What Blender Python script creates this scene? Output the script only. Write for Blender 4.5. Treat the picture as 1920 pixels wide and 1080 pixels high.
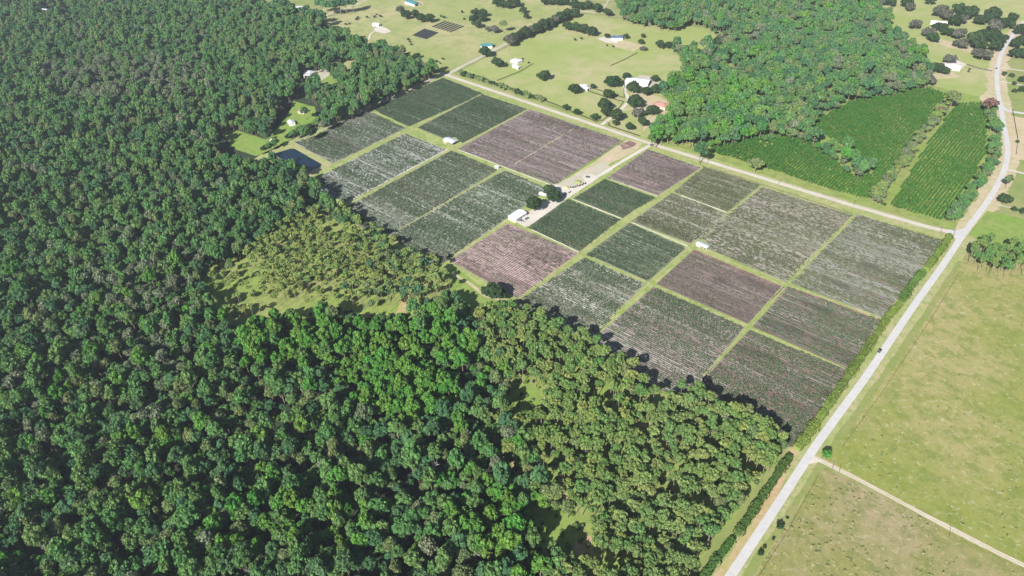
import bpy, bmesh, math, random
import numpy as np
from mathutils import Vector, Matrix, noise
random.seed(7); rng = np.random.default_rng(7)
for o in list(bpy.data.objects): bpy.data.objects.remove(o)
S = bpy.context.scene
COL = S.collection

# ------------------------------------------------------------------ camera
H = 360.0
F = 1333.0
UP = Vector((-0.0314935, -0.79205452, -0.60963743)).normalized()
EX = Vector((0.75260921, 0.38257293, -0.5359266)); EX = (EX - UP*EX.dot(UP)).normalized()
EY = UP.cross(EX)
cam = bpy.data.cameras.new('camera'); co = bpy.data.objects.new('camera', cam); COL.objects.link(co)
cam.sensor_width = 36; cam.lens = F/1920*36; cam.clip_end = 20000; cam.clip_start = 1
right = Vector((EX[0], EY[0], UP[0])); down = Vector((EX[1], EY[1], UP[1])); fwd = Vector((EX[2], EY[2], UP[2]))
M = Matrix((right, -down, -fwd)).transposed().to_4x4(); M.translation = (0, 0, H)
co.matrix_world = M; S.camera = co

# ------------------------------------------------------------------ world, sun, exposure
SUN_EL, SHADOW_AZ = math.radians(34), math.radians(101)
w = bpy.data.worlds.new('World'); S.world = w; w.use_nodes = True
nt = w.node_tree; bg = nt.nodes['Background']
sky = nt.nodes.new('ShaderNodeTexSky'); sky.sky_type = 'NISHITA'; sky.sun_disc = False
sky.sun_elevation = SUN_EL
d = Vector((-math.cos(SHADOW_AZ), -math.sin(SHADOW_AZ)))       # horizontal direction to the sun
sky.sun_rotation = math.atan2(d.x, d.y)
nt.links.new(sky.outputs[0], bg.inputs[0]); bg.inputs[1].default_value = 0.052
sl = bpy.data.lights.new('sun', 'SUN'); sl.energy = 5.0; sl.angle = math.radians(0.53); sl.color = (1, .97, .93)
so = bpy.data.objects.new('sun', sl); COL.objects.link(so)
sd = Vector((d.x*math.cos(SUN_EL), d.y*math.cos(SUN_EL), math.sin(SUN_EL)))
so.rotation_euler = sd.to_track_quat('Z', 'Y').to_euler(); so.location = (0, 0, 600)
S.view_settings.view_transform = 'Standard'; S.view_settings.look = 'None'
S.view_settings.exposure = 1.02; S.view_settings.gamma = 1; S.view_settings.use_curve_mapping = False
S.render.engine = 'CYCLES'
S.cycles.max_bounces = 5; S.cycles.diffuse_bounces = 2; S.cycles.glossy_bounces = 2
S.cycles.transmission_bounces = 2; S.cycles.volume_bounces = 0

# ------------------------------------------------------------------ helpers
def P(px, py, z=0.0):
    """the place in the world that the photograph shows at pixel px, py, at height z"""
    r = right*(px-960) + down*(py-540) + fwd*F
    t = (z-H)/r.z
    return Vector((r.x*t, r.y*t, z))
def Q(v):
    """world point back to a pixel"""
    v = Vector(v) - Vector((0, 0, H)); f = v.dot(fwd)
    return 960+F*v.dot(right)/f, 540+F*v.dot(down)/f
def mpp(px, py):                                 # metres per photograph pixel there
    p = P(px, py); return (p-Vector((0, 0, H))).dot(fwd)/F
def tag(o, label=None, cat=None, group=None, kind=None):
    if label: o['label'] = label
    if cat: o['category'] = cat
    if group: o['group'] = group
    if kind: o['kind'] = kind
    return o
def empty(name, loc, rz=0):
    o = bpy.data.objects.new(name, None); COL.objects.link(o); o.location = loc; o.rotation_euler = (0, 0, rz)
    o.empty_display_size = 1; return o
def link(name, me, parent=None, loc=(0, 0, 0)):
    o = bpy.data.objects.new(name, me); COL.objects.link(o); o.location = loc
    if parent: o.parent = parent
    return o
def mesh(name, V, Fc, mats, mi=None):
    me = bpy.data.meshes.new(name); me.from_pydata([tuple(v) for v in V], [], Fc)
    for m in (mats if isinstance(mats, (list, tuple)) else [mats]): me.materials.append(m)
    if mi is not None: me.polygons.foreach_set('material_index', mi)
    me.update(); return me
class MB:
    def __init__(s): s.v = []; s.f = []; s.m = []
    def box(s, x0, x1, y0, y1, z0, z1, m=0):
        b = len(s.v); s.v += [(x, y, z) for z in (z0, z1) for x, y in ((x0, y0), (x1, y0), (x1, y1), (x0, y1))]
        for f in ((0, 3, 2, 1), (4, 5, 6, 7), (0, 1, 5, 4), (1, 2, 6, 5), (2, 3, 7, 6), (3, 0, 4, 7)):
            s.f.append(tuple(b+i for i in f)); s.m.append(m)
    def poly(s, pts, m=0):
        b = len(s.v); s.v += [tuple(p) for p in pts]; s.f.append(tuple(range(b, b+len(pts)))); s.m.append(m)
    def tube(s, a, c, r0, r1, n=6, m=0):
        a = Vector(a); c = Vector(c); z = (c-a).normalized(); x = z.orthogonal().normalized(); y = z.cross(x); b = len(s.v)
        for p, r in ((a, r0), (c, r1)):
            for k in range(n):
                t = 2*math.pi*k/n; s.v.append(tuple(p+(x*math.cos(t)+y*math.sin(t))*r))
        for k in range(n): s.f.append((b+k, b+(k+1) % n, b+n+(k+1) % n, b+n+k)); s.m.append(m)
        s.f.append(tuple(b+n+k for k in range(n))); s.m.append(m)
    def data(s, name, mats): return mesh(name, s.v, s.f, mats, s.m)
    def build(s, name, mats, parent=None, loc=(0, 0, 0)): return link(name, s.data(name, mats), parent, loc)
def inside(x, y, poly):
    c = False; j = len(poly)-1
    for i in range(len(poly)):
        xi, yi = poly[i][0], poly[i][1]; xj, yj = poly[j][0], poly[j][1]
        if (yi > y) != (yj > y) and x < (xj-xi)*(y-yi)/(yj-yi)+xi: c = not c
        j = i
    return c
def W(pxs, z=0): return [P(a, b, z) for a, b in pxs]
def area(name, pts, z, m, kind='structure', wob=0):
    """a flat sheet on the ground; the corners are world points"""
    pts = [Vector(p) for p in pts]
    if wob:
        q = []
        for i, a in enumerate(pts):
            b = pts[(i+1) % len(pts)]; n = max(1, int((b-a).length/5))
            for k in range(n):
                p = a.lerp(b, k/n); t = noise.noise_vector(p*.09)*wob + noise.noise_vector(p*.3)*wob*.4
                q.append(Vector((p.x+t.x, p.y+t.y, 0)))
        pts = q
    bm = bmesh.new(); vs = [bm.verts.new((p.x, p.y, z)) for p in pts]; f = bm.faces.new(vs)
    bm.normal_update()
    if f.normal.z < 0: f.normal_flip()
    bmesh.ops.triangulate(bm, faces=[f])
    me = bpy.data.meshes.new(name); bm.to_mesh(me); bm.free(); me.materials.append(m)
    return tag(link(name, me), kind=kind)
def ribbon(name, pts, width, z, m, kind='structure', wob=0, smooth=True):
    """a strip of road along world points; width a number or one per point"""
    pts = [Vector((p[0], p[1], 0)) for p in pts]
    ws = [width]*len(pts) if not isinstance(width, (list, tuple)) else list(width)
    c, cw = [], []
    n = len(pts)
    for i in range(n-1):
        p0, p1, p2, p3 = pts[max(i-1, 0)], pts[i], pts[i+1], pts[min(i+2, n-1)]
        k = max(2, int((p2-p1).length/(2.5 if wob else 6)))
        for j in range(k):
            t = j/k
            if smooth and n > 2:
                q = .5*((2*p1)+(-p0+p2)*t+(2*p0-5*p1+4*p2-p3)*t*t+(-p0+3*p1-3*p2+p3)*t**3)
            else: q = p1.lerp(p2, t)
            c.append(q); cw.append(ws[i]*(1-t)+ws[i+1]*t)
    c.append(pts[-1]); cw.append(ws[-1]); V = []; Fc = []
    for i, q in enumerate(c):
        t = (c[min(i+1, len(c)-1)]-c[max(i-1, 0)]).normalized(); nn = Vector((-t.y, t.x, 0))
        a = 1+wob*(noise.noise(q*.05)+.6*noise.noise(q*.33)); b = 1+wob*(noise.noise(q*.05+Vector((50, 0, 0)))+.6*noise.noise(q*.33+Vector((50, 0, 0))))
        V += [q+nn*cw[i]/2*a+Vector((0, 0, z)), q-nn*cw[i]/2*b+Vector((0, 0, z))]
    for i in range(len(c)-1): Fc.append((2*i+1, 2*i+3, 2*i+2, 2*i))
    return tag(link(name, mesh(name, V, Fc, m)), kind=kind)

# ------------------------------------------------------------------ materials
def newmat(name):
    m = bpy.data.materials.new(name); m.use_nodes = True; t = m.node_tree; t.nodes.clear()
    return m, t, t.nodes.new, t.links.new
def ramp(t, a, b, fac, L):
    n = t.nodes.new('ShaderNodeMapRange'); n.inputs[1].default_value = a; n.inputs[2].default_value = b
    n.interpolation_type = 'SMOOTHSTEP'; L(fac, n.inputs[0]); return n.outputs[0]
def mixc(t, fac, a, b, L, mode='MIX'):
    n = t.nodes.new('ShaderNodeMix'); n.data_type = 'RGBA'; n.blend_type = mode
    for s, v in ((n.inputs[0], fac), (n.inputs[6], a), (n.inputs[7], b)):
        if isinstance(v, (int, float)): s.default_value = v
        elif isinstance(v, tuple): s.default_value = (*v, 1)
        else: L(v, s)
    return n.outputs[2]
def nz(t, L, scale, detail=4, vec=None, rough=.55):
    n = t.nodes.new('ShaderNodeTexNoise'); n.inputs['Scale'].default_value = scale
    n.inputs['Detail'].default_value = detail; n.inputs['Roughness'].default_value = rough
    if vec is not None: L(vec, n.inputs['Vector'])
    return n.outputs[0]
def mapped(t, L, scale, rot=0, loc=(0, 0, 0)):
    g = t.nodes.new('ShaderNodeNewGeometry'); mp = t.nodes.new('ShaderNodeMapping')
    mp.inputs['Scale'].default_value = scale; mp.inputs['Rotation'].default_value = (0, 0, rot); mp.inputs['Location'].default_value = loc
    L(g.outputs['Position'], mp.inputs['Vector']); return mp.outputs[0]
def ground_mat(name, base, patch, fleck, big=.02, mid=.12, fine=.9, fleckamt=.5, pale=None, rough=1.0, bump=.3):
    """soil or turf: base colour, broad patches, small flecks of weed or sand"""
    m, t, N, L = newmat(name)
    p = mapped(t, L, (1, 1, 1), loc=(random.uniform(0, 900), 33, 0))
    c = mixc(t, ramp(t, .38, .64, nz(t, L, big, 5, p), L), base, patch, L)
    c = mixc(t, ramp(t, .44, .62, nz(t, L, mid, 7, p, .75), L), c, mixc(t, .7, c, fleck, L), L)
    f = ramp(t, .52, .7, nz(t, L, fine, 4, p, .75), L)
    mm = N('ShaderNodeMath'); mm.operation = 'MULTIPLY'; mm.inputs[1].default_value = fleckamt; L(f, mm.inputs[0])
    c = mixc(t, mm.outputs[0], c, fleck, L)
    if pale:
        f = ramp(t, .53, .68, nz(t, L, fine*.6, 5, mapped(t, L, (1, 1, 1), loc=(7, 400, 0)), .8), L)
        mm = N('ShaderNodeMath'); mm.operation = 'MULTIPLY'; mm.inputs[1].default_value = .55; L(f, mm.inputs[0])
        c = mixc(t, mm.outputs[0], c, pale, L)
    b = N('ShaderNodeBsdfPrincipled'); b.inputs['Roughness'].default_value = rough; b.inputs['Specular IOR Level'].default_value = .1
    L(c, b.inputs['Base Color'])
    if bump:
        bp = N('ShaderNodeBump'); bp.inputs['Strength'].default_value = bump; bp.inputs['Distance'].default_value = .5
        L(nz(t, L, .7, 5, p, .7), bp.inputs['Height']); L(bp.outputs[0], b.inputs['Normal'])
    o = N('ShaderNodeOutputMaterial'); L(b.outputs[0], o.inputs[0]); return m
ROW = 1.9
def field_mat(name, lane, bed, tint, seed, tintamt=.6):
    lane = tuple(x*(1.08 if name and tuple(lane)[0] > .29 and tuple(lane)[1] > .27 else .88) for x in lane); bed = tuple(x*.42 for x in bed); tint = tuple(x*.62 for x in tint)
    """row crop soil: pale lane, dark bed under the plants, patches stretched along the rows"""
    m, t, N, L = newmat(name)
    st = mapped(t, L, (.006, .09, 1), loc=(seed*3.1, seed, 0)); st2 = mapped(t, L, (.015, .6, 1), loc=(seed, seed*7, 0))
    g = N('ShaderNodeNewGeometry'); sp = N('ShaderNodeSeparateXYZ'); L(g.outputs['Position'], sp.inputs[0])
    a = N('ShaderNodeMath'); a.operation = 'MULTIPLY'; a.inputs[1].default_value = 2*math.pi/ROW; L(sp.outputs[1], a.inputs[0])
    s = N('ShaderNodeMath'); s.operation = 'COSINE'; L(a.outputs[0], s.inputs[0])
    c = mixc(t, ramp(t, .40, .60, nz(t, L, 1, 2, st), L), lane, mixc(t, tintamt, lane, tint, L), L)
    c = mixc(t, ramp(t, .46, .62, nz(t, L, 1, 1, st2, .5), L), c, mixc(t, .6, c, tint, L), L)
    c = mixc(t, ramp(t, .58, .66, nz(t, L, 1, 1, mapped(t, L, (.012, 1.3, 1), loc=(seed*9, 0, 0)), .5), L), c, mixc(t, .45, c, (.50, .47, .42), L), L)
    c = mixc(t, ramp(t, .55, .75, nz(t, L, 1.4, 3, g.outputs['Position'], .7), L), c, mixc(t, .5, c, tint, L), L)
    wd = ramp(t, .52, .66, nz(t, L, .035, 6, mapped(t, L, (.6, 1, 1), loc=(seed*5, 90, 0)), .7), L)
    c = mixc(t, wd, c, mixc(t, .45, c, (.11, .15, .06), L), L)
    dp = ramp(t, .54, .66, nz(t, L, .03, 5, mapped(t, L, (.5, 1.3, 1), loc=(40, seed*3, 0)), .7), L)
    c = mixc(t, dp, c, mixc(t, .75, c, tuple(x*1.25 for x in bed), L), L)
    br = ramp(t, .56, .64, nz(t, L, 1, 3, mapped(t, L, (.007, .05, 1), loc=(seed*2, seed*13, 0)), .6), L)
    c = mixc(t, br, c, mixc(t, .55, c, (.15, .095, .08), L), L)
    c = mixc(t, ramp(t, -.1, .7, s.outputs[0], L), c, mixc(t, .8, c, bed, L), L)
    b = N('ShaderNodeBsdfDiffuse'); L(c, b.inputs[0]); o = N('ShaderNodeOutputMaterial'); L(b.outputs[0], o.inputs[0]); return m
def leaf_mat(name, c1, c2, c3, scale=.012, bright=1.3, trans=.3):
    """foliage: colour differs from tree to tree, from clump to clump and over broad stands"""
    m, t, N, L = newmat(name)
    oi = N('ShaderNodeObjectInfo'); g = N('ShaderNodeNewGeometry')
    c = mixc(t, oi.outputs['Random'], c1, c2, L)
    c = mixc(t, ramp(t, .45, .68, nz(t, L, scale, 4, g.outputs['Position']), L), c, c3, L)
    h = N('ShaderNodeHueSaturation'); L(c, h.inputs['Color'])
    v = N('ShaderNodeMapRange'); v.inputs[3].default_value = .62*bright; v.inputs[4].default_value = 1.38*bright
    L(g.outputs['Random Per Island'], v.inputs[0]); L(v.outputs[0], h.inputs['Value'])
    w2 = N('ShaderNodeTexWhiteNoise'); w2.noise_dimensions = '1D'; L(oi.outputs['Random'], w2.inputs['W'])
    hv = N('ShaderNodeMapRange'); hv.inputs[3].default_value = .475; hv.inputs[4].default_value = .52; L(w2.outputs[0], hv.inputs[0]); L(hv.outputs[0], h.inputs['Hue'])
    d1 = N('ShaderNodeBsdfDiffuse'); L(h.outputs[0], d1.inputs[0])
    tr = N('ShaderNodeBsdfTranslucent'); L(h.outputs[0], tr.inputs[0])
    mx = N('ShaderNodeMixShader'); mx.inputs[0].default_value = trans; L(d1.outputs[0], mx.inputs[1]); L(tr.outputs[0], mx.inputs[2])
    o = N('ShaderNodeOutputMaterial'); L(mx.outputs[0], o.inputs[0]); return m
def plain(name, c, rough=.7, metal=0, var=.12, scale=.8):
    m, t, N, L = newmat(name)
    g = N('ShaderNodeNewGeometry')
    cc = mixc(t, ramp(t, .35, .7, nz(t, L, scale, 5, g.outputs['Position'], .7), L), c, tuple(x*(1-var*2) for x in c), L)
    b = N('ShaderNodeBsdfPrincipled'); b.inputs['Roughness'].default_value = rough; b.inputs['Metallic'].default_value = metal
    L(cc, b.inputs['Base Color']); o = N('ShaderNodeOutputMaterial'); L(b.outputs[0], o.inputs[0]); return m

G = dict(
 ground=ground_mat('pasture_turf', (.20, .23, .075), (.27, .26, .12), (.15, .20, .06), .006, .05, .5, .35),
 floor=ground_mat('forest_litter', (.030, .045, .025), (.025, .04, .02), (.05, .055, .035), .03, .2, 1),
 olive=ground_mat('olive_pasture', (.20, .22, .052), (.28, .25, .105), (.13, .17, .034), .010, .09, .42, .75, pale=(.46, .43, .31)),
 dry=ground_mat('dry_pasture', (.205, .20, .062), (.27, .225, .125), (.13, .155, .042), .016, .10, .5, .6, pale=(.46, .42, .28)),
 north=ground_mat('north_pasture', (.25, .29, .095), (.33, .31, .16), (.215, .27, .075), .0085, .05, .4, .35),
 west=ground_mat('west_pasture', (.25, .28, .10), (.34, .31, .16), (.19, .23, .08), .008, .05, .3, .5),
 verge2=ground_mat('moist_verge', (.19, .225, .07), (.23, .23, .09), (.15, .20, .05), .03, .2, .9, .5),
 lush=ground_mat('lush_grass', (.17, .26, .05), (.20, .26, .07), (.13, .19, .04), .03, .15, 1, .4),
 glade=ground_mat('glade_grass', (.20, .27, .06), (.235, .26, .085), (.13, .17, .045), .02, .12, .8, .5),
 track=ground_mat('track_grass', (.16, .23, .05), (.25, .29, .09), (.34, .34, .17), .05, .2, 1.2, .6),
 verge=ground_mat('verge_grass', (.27, .29, .11), (.34, .31, .17), (.17, .22, .06), .03, .2, .9, .5),
 tanverge=ground_mat('sandy_verge', (.39, .32, .21), (.32, .30, .15), (.46, .38, .28), .03, .15, .7, .5),
 sand=ground_mat('sand_road', (.38, .345, .28), (.43, .39, .33), (.33, .32, .19), .05, .3, 1.1, .5),
 white=ground_mat('pale_sand', (.52, .48, .43), (.46, .42, .36), (.45, .42, .35), .06, .3, 1.2, .35),
 asphalt=ground_mat('bleached_asphalt', (.43, .42, .41), (.46, .45, .435), (.39, .38, .37), .04, .3, 1.5, .25, bump=.03),
 redsoil=ground_mat('red_mulch', (.19, .12, .105), (.24, .17, .14), (.14, .09, .08), .06, .3, 1.2, .5),
 claysoil=ground_mat('clay_path', (.36, .25, .14), (.30, .27, .10), (.42, .31, .2), .05, .3, 1, .5),
)
leafM = dict(
 dark=leaf_mat('dark_leaves', (0.043, 0.105, 0.045), (0.075, 0.153, 0.063), (0.064, 0.138, 0.061)),
 mid=leaf_mat('green_leaves', (0.063, 0.140, 0.043), (0.099, 0.184, 0.058), (0.086, 0.167, 0.053)),
 bright=leaf_mat('bright_leaves', (0.066, 0.168, 0.030), (0.094, 0.204, 0.038), (0.077, 0.178, 0.036)),
 grey=leaf_mat('greyish_leaves', (0.100, 0.133, 0.074), (0.138, 0.163, 0.100), (0.123, 0.147, 0.087)),
 olive=leaf_mat('olive_leaves', (0.104, 0.150, 0.054), (0.135, 0.178, 0.070), (0.117, 0.155, 0.068)),
 pine=leaf_mat('pine_needles', (0.088, 0.159, 0.043), (0.130, 0.198, 0.059), (0.104, 0.175, 0.057)),
 pineb=leaf_mat('yellow_needles', (0.137, 0.197, 0.052), (0.173, 0.225, 0.068), (0.152, 0.207, 0.071)),
 oak=leaf_mat('oak_leaves', (.028, .052, .022), (.042, .070, .030), (.034, .058, .028)),
 oakg=leaf_mat('grey_oak_leaves', (.075, .082, .060), (.100, .104, .080), (.085, .09, .07)),
 red=leaf_mat('dead_red_leaves', (.15, .085, .07), (.17, .10, .08), (.14, .09, .07)),
 young=leaf_mat('sapling_leaves', (0.038, 0.105, 0.018), (0.055, 0.134, 0.025), (0.047, 0.117, 0.023)),
 hedge=leaf_mat('hedge_leaves', (.085, .150, .030), (.120, .180, .040), (.10, .16, .04), .05),
 hedged=leaf_mat('dark_hedge_leaves', (.055, .105, .026), (.075, .130, .034), (.06, .11, .03), .05),
 crop=leaf_mat('crop_leaves', (.055, .085, .045), (.08, .11, .058), (.075, .10, .06), .03),
 cropg=leaf_mat('deep_crop_leaves', (.046, .078, .042), (.066, .098, .052), (.062, .088, .054), .03),
 cropm=leaf_mat('mauve_crop_leaves', (.085, .078, .066), (.11, .096, .084), (.09, .09, .062), .03),
 cropo=leaf_mat('olive_crop_leaves', (.075, .092, .045), (.10, .115, .058), (.09, .10, .06), .03),
 tuft=leaf_mat('weed_leaves', (.15, .18, .06), (.22, .22, .10), (.17, .19, .07), .03))
bark = plain('bark', (.22, .17, .12)); pbark = plain('pine_bark', (.27, .21, .16)); deadw = plain('bleached_wood', (.50, .45, .42))

# ------------------------------------------------------------------ foliage shapes
def cards(C, Nn, size, asp=1.0):
    """one small leaf clump (a bent quad) at each point"""
    n = len(C); a = rng.normal(size=(n, 3)); u = np.cross(Nn, a); u /= np.linalg.norm(u, axis=1)[:, None]
    v = np.cross(Nn, u); v /= np.linalg.norm(v, axis=1)[:, None]
    s = size[:, None]
    V = np.stack([C-u*s-v*s*asp, C+u*s-v*s*asp*.7, C+u*s*.8+v*s*asp, C-u*s*.7+v*s*asp*.9], 1)
    V += rng.normal(size=V.shape)*s[:, :, None]*.12
    return V.reshape(-1, 3), [tuple(range(4*i, 4*i+4)) for i in range(n)]
def crown_geo(R, Hh, nl, nq, leaf, low=-.25, lobe=(.36, .52), spread=.62, jit=.55, heart=.62):
    """lobed crown, centre at the origin, half height Hh, radius R"""
    L = []
    for i in range(nl):
        z = random.uniform(low, 1); a = i*2.4+random.uniform(-.5, .5); r = math.sqrt(max(0, 1-z*z))
        k = random.uniform(.75, 1.1)
        L.append((np.array([r*math.cos(a)*spread*R*k, r*math.sin(a)*spread*R*k, z*spread*Hh*k]), random.uniform(*lobe)*R))
    L.append((np.array([0, 0, 0.]), heart*R))
    ax, an = random.uniform(.78, 1.0), random.uniform(0, 3.14)          # crowns are not round
    for q in range(len(L)):
        c = L[q][0]; x = c[0]*math.cos(an)+c[1]*math.sin(an); c = c-np.array([math.cos(an), math.sin(an), 0])*x*(1-ax)*1.6; L[q] = (c, L[q][1])
    Cs, Ns, Ss = [], [], []
    per = nq//len(L)+1
    for c, r in L:
        d_ = rng.normal(size=(per*3, 3)); d_ /= np.linalg.norm(d_, axis=1)[:, None]
        d_ = d_[d_[:, 2] > -.45]; p = c+d_*np.array([r, r, r*min(1, Hh/R*1.15)])*rng.uniform(.86, 1.08, (len(d_), 1))
        ok = np.ones(len(p), bool)
        for c2, r2 in L:
            if c2 is not c: ok &= np.linalg.norm((p-c2)/np.array([1, 1, min(1, Hh/R*1.15)]), axis=1) > r2*.88
        p, d_ = p[ok][:per], d_[ok][:per]
        nn = d_+rng.normal(size=d_.shape)*jit; nn /= np.linalg.norm(nn, axis=1)[:, None]
        Cs.append(p); Ns.append(nn); Ss.append(rng.uniform(.6, 1.25, len(p))*leaf)
    V, Fc = cards(np.concatenate(Cs), np.concatenate(Ns), np.concatenate(Ss))
    V = list(map(tuple, V))
    for c, r in L:                                  # solid heart of each lobe
        b = len(V)
        for zz, rr in ((-.75, .5), (-.1, .86), (.5, .68)):
            for k in range(6):
                a = k*math.pi/3+zz; q = random.uniform(.8, 1.0)*r*.93
                V.append((c[0]+math.cos(a)*rr*q, c[1]+math.sin(a)*rr*q, c[2]+zz*q*min(1, Hh/R*1.15)))
        V.append((c[0], c[1], c[2]+.88*r*min(1, Hh/R*1.15)))
        for j in range(2):
            for k in range(6): Fc.append((b+j*6+k, b+j*6+(k+1) % 6, b+j*6+6+(k+1) % 6, b+j*6+6+k))
        for k in range(6): Fc.append((b+12+k, b+12+(k+1) % 6, b+18))
    return V, Fc
def trunk_mb(h, r, crown_r, nb=4, lean=.4):
    mb = MB(); p = Vector((0, 0, -.3)); q = Vector((random.uniform(-lean, lean), random.uniform(-lean, lean), h*.55))
    mb.tube(p, q, r, r*.75); e = Vector((random.uniform(-lean, lean)*2, random.uniform(-lean, lean)*2, h)); mb.tube(q, e, r*.75, r*.4)
    for k in range(nb):
        a = k*6.28/nb+random.random(); s = q.lerp(e, random.uniform(.2, .9))
        mb.tube(s, s+Vector((math.cos(a)*crown_r*.6, math.sin(a)*crown_r*.6, crown_r*.45)), r*.35, r*.15, 5)
    return mb
PR = {}          # kind -> list of dict(crown, trunk, full, h)
protoC = {}
def coll(key):
    if key not in protoC: protoC[key] = bpy.data.collections.new('kinds_'+key)
    return protoC[key]
def proto(kind, n, mat, R, Hh, h, tr, bk, **kw):
    """n shapes of one kind of tree: crown mesh (origin at trunk foot), trunk mesh, and both in one for far woods"""
    PR.setdefault(kind, [])
    for i in range(n):
        V, Fc = crown_geo(R*random.uniform(.9, 1.1), Hh*random.uniform(.9, 1.1), **kw)
        V = [(x, y, z+h) for x, y, z in V]
        cm = mesh(kind+'_crown', V, Fc, mat)
        tb = trunk_mb(h, tr, R, 4 if kind[:4] != 'pine' else 3); tm = tb.data(kind+'_trunk', bk)
        k = len(V); V2 = V+tb.v; F2 = Fc+[tuple(a+k for a in f) for f in tb.f]
        fm = mesh(kind+'_tree', V2, F2, [mat, bk], [0]*len(Fc)+[1]*len(tb.f))
        o = bpy.data.objects.new('tree_shape_%s_%02d' % (kind, i), fm); coll(kind).objects.link(o)
        PR[kind].append(dict(crown=cm, trunk=tm, h=h))
BL = dict(nl=26, nq=680, leaf=.56, lobe=(.15, .34), spread=.84, heart=.5)
proto('dark', 5, leafM['dark'], 4.5, 4.2, 9.5, .3, bark, **BL)
proto('mid', 6, leafM['mid'], 4.5, 4.6, 9.8, .3, bark, **BL)
proto('bright', 5, leafM['bright'], 4.5, 5.0, 9.6, .3, bark, nl=26, nq=680, leaf=.56, lobe=(.15, .34), spread=.84, heart=.5)
proto('grey', 5, leafM['grey'], 4.2, 3.6, 9.2, .3, bark, nl=15, nq=360, leaf=.5, jit=.9)
proto('olive', 4, leafM['olive'], 3.9, 3.6, 9.0, .28, bark, nl=13, nq=400, leaf=.5, jit=.8)
PN = dict(nl=17, nq=480, leaf=.42, low=-.25, lobe=(.15, .33), spread=.82, jit=.7, heart=.45)
proto('pine', 6, leafM['pine'], 3.9, 2.9, 13.5, .24, pbark, **PN)
proto('pineb', 4, leafM['pineb'], 3.8, 2.8, 13.0, .24, pbark, **PN)
proto('pinethin', 4, leafM['pineb'], 3.4, 3.2, 13.0, .18, pbark, nl=12, nq=130, leaf=.42, low=-.3, lobe=(.2, .3), spread=.75, jit=1.2)
OK_ = dict(nl=17, nq=700, leaf=.55, lobe=(.26, .38), spread=.68)
proto('oak', 4, leafM['oak'], 6.0, 4.4, 5.0, .5, bark, **OK_)
proto('oakg', 3, leafM['oakg'], 6.0, 4.2, 5.0, .5, bark, **OK_)
proto('red', 2, leafM['red'], 3.6, 3.2, 9, .3, bark, nl=9, nq=260, leaf=.5, jit=1)
proto('young', 4, leafM['young'], 1.15, 1.5, 1.5, .08, bark, nl=4, nq=46, leaf=.38, jit=.8)
proto('shrub', 3, leafM['olive'], 1.5, 1.2, 1.1, .1, bark, nl=5, nq=90, leaf=.35)
proto('shrubd', 3, leafM['oak'], 1.6, 1.4, 1.3, .1, bark, nl=5, nq=90, leaf=.35)
proto('shrubg', 3, leafM['hedge'], 1.6, 1.4, 1.3, .1, bark, nl=5, nq=90, leaf=.35)
def snag_mb():
    mb = MB(); mb.tube((0, 0, -.3), (.3, .1, 8), .32, .22); mb.tube((.3, .1, 8), (.1, .4, 13), .22, .08)
    for k in range(14):
        z = random.uniform(6, 12.5); a = k*2.4; l = random.uniform(1.8, 4.2)*(1.2-(z-6)/14)
        s = Vector((.25, .2, z)); e = s+Vector((math.cos(a)*l, math.sin(a)*l, l*.5)); mb.tube(s, e, .12, .06, 5)
        for j in range(4):
            b = a+random.uniform(-.9, .9); m_ = s.lerp(e, .3+.2*j); mb.tube(m_, m_+Vector((math.cos(b)*l*.5, math.sin(b)*l*.5, l*.35)), .07, .03, 4)
    return mb
def section(kind, mat, n, ln, wd, ht, q, leaf):
    """short lengths of planted crop row, lying along X"""
    for i in range(n):
        x = rng.uniform(-ln/2, ln/2, q); a = rng.uniform(-.2, 3.34, q)
        lump = .75+.35*np.sin(x*3.1+i)
        C = np.stack([x, np.cos(a)*wd/2*lump, .08+np.abs(np.sin(a))*ht*lump], 1)
        N_ = np.stack([rng.normal(size=q)*.4, np.cos(a)*.7, np.abs(np.sin(a))+.5], 1)+rng.normal(size=(q, 3))*.35
        N_ /= np.linalg.norm(N_, axis=1)[:, None]
        V, Fc = cards(C, N_, rng.uniform(.7, 1.3, q)*leaf)
        o = bpy.data.objects.new('row_shape_%s_%02d' % (kind, i), mesh(kind, V, Fc, mat)); coll(kind).objects.link(o)
for k in ('crop', 'cropg', 'cropm', 'cropo'): section(k, leafM[k], 5, 2.7, .85, .75 if k != 'cropm' else .4, 34, .26)
section('tuft', leafM['tuft'], 4, .9, .8, .35, 10, .22)

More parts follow.
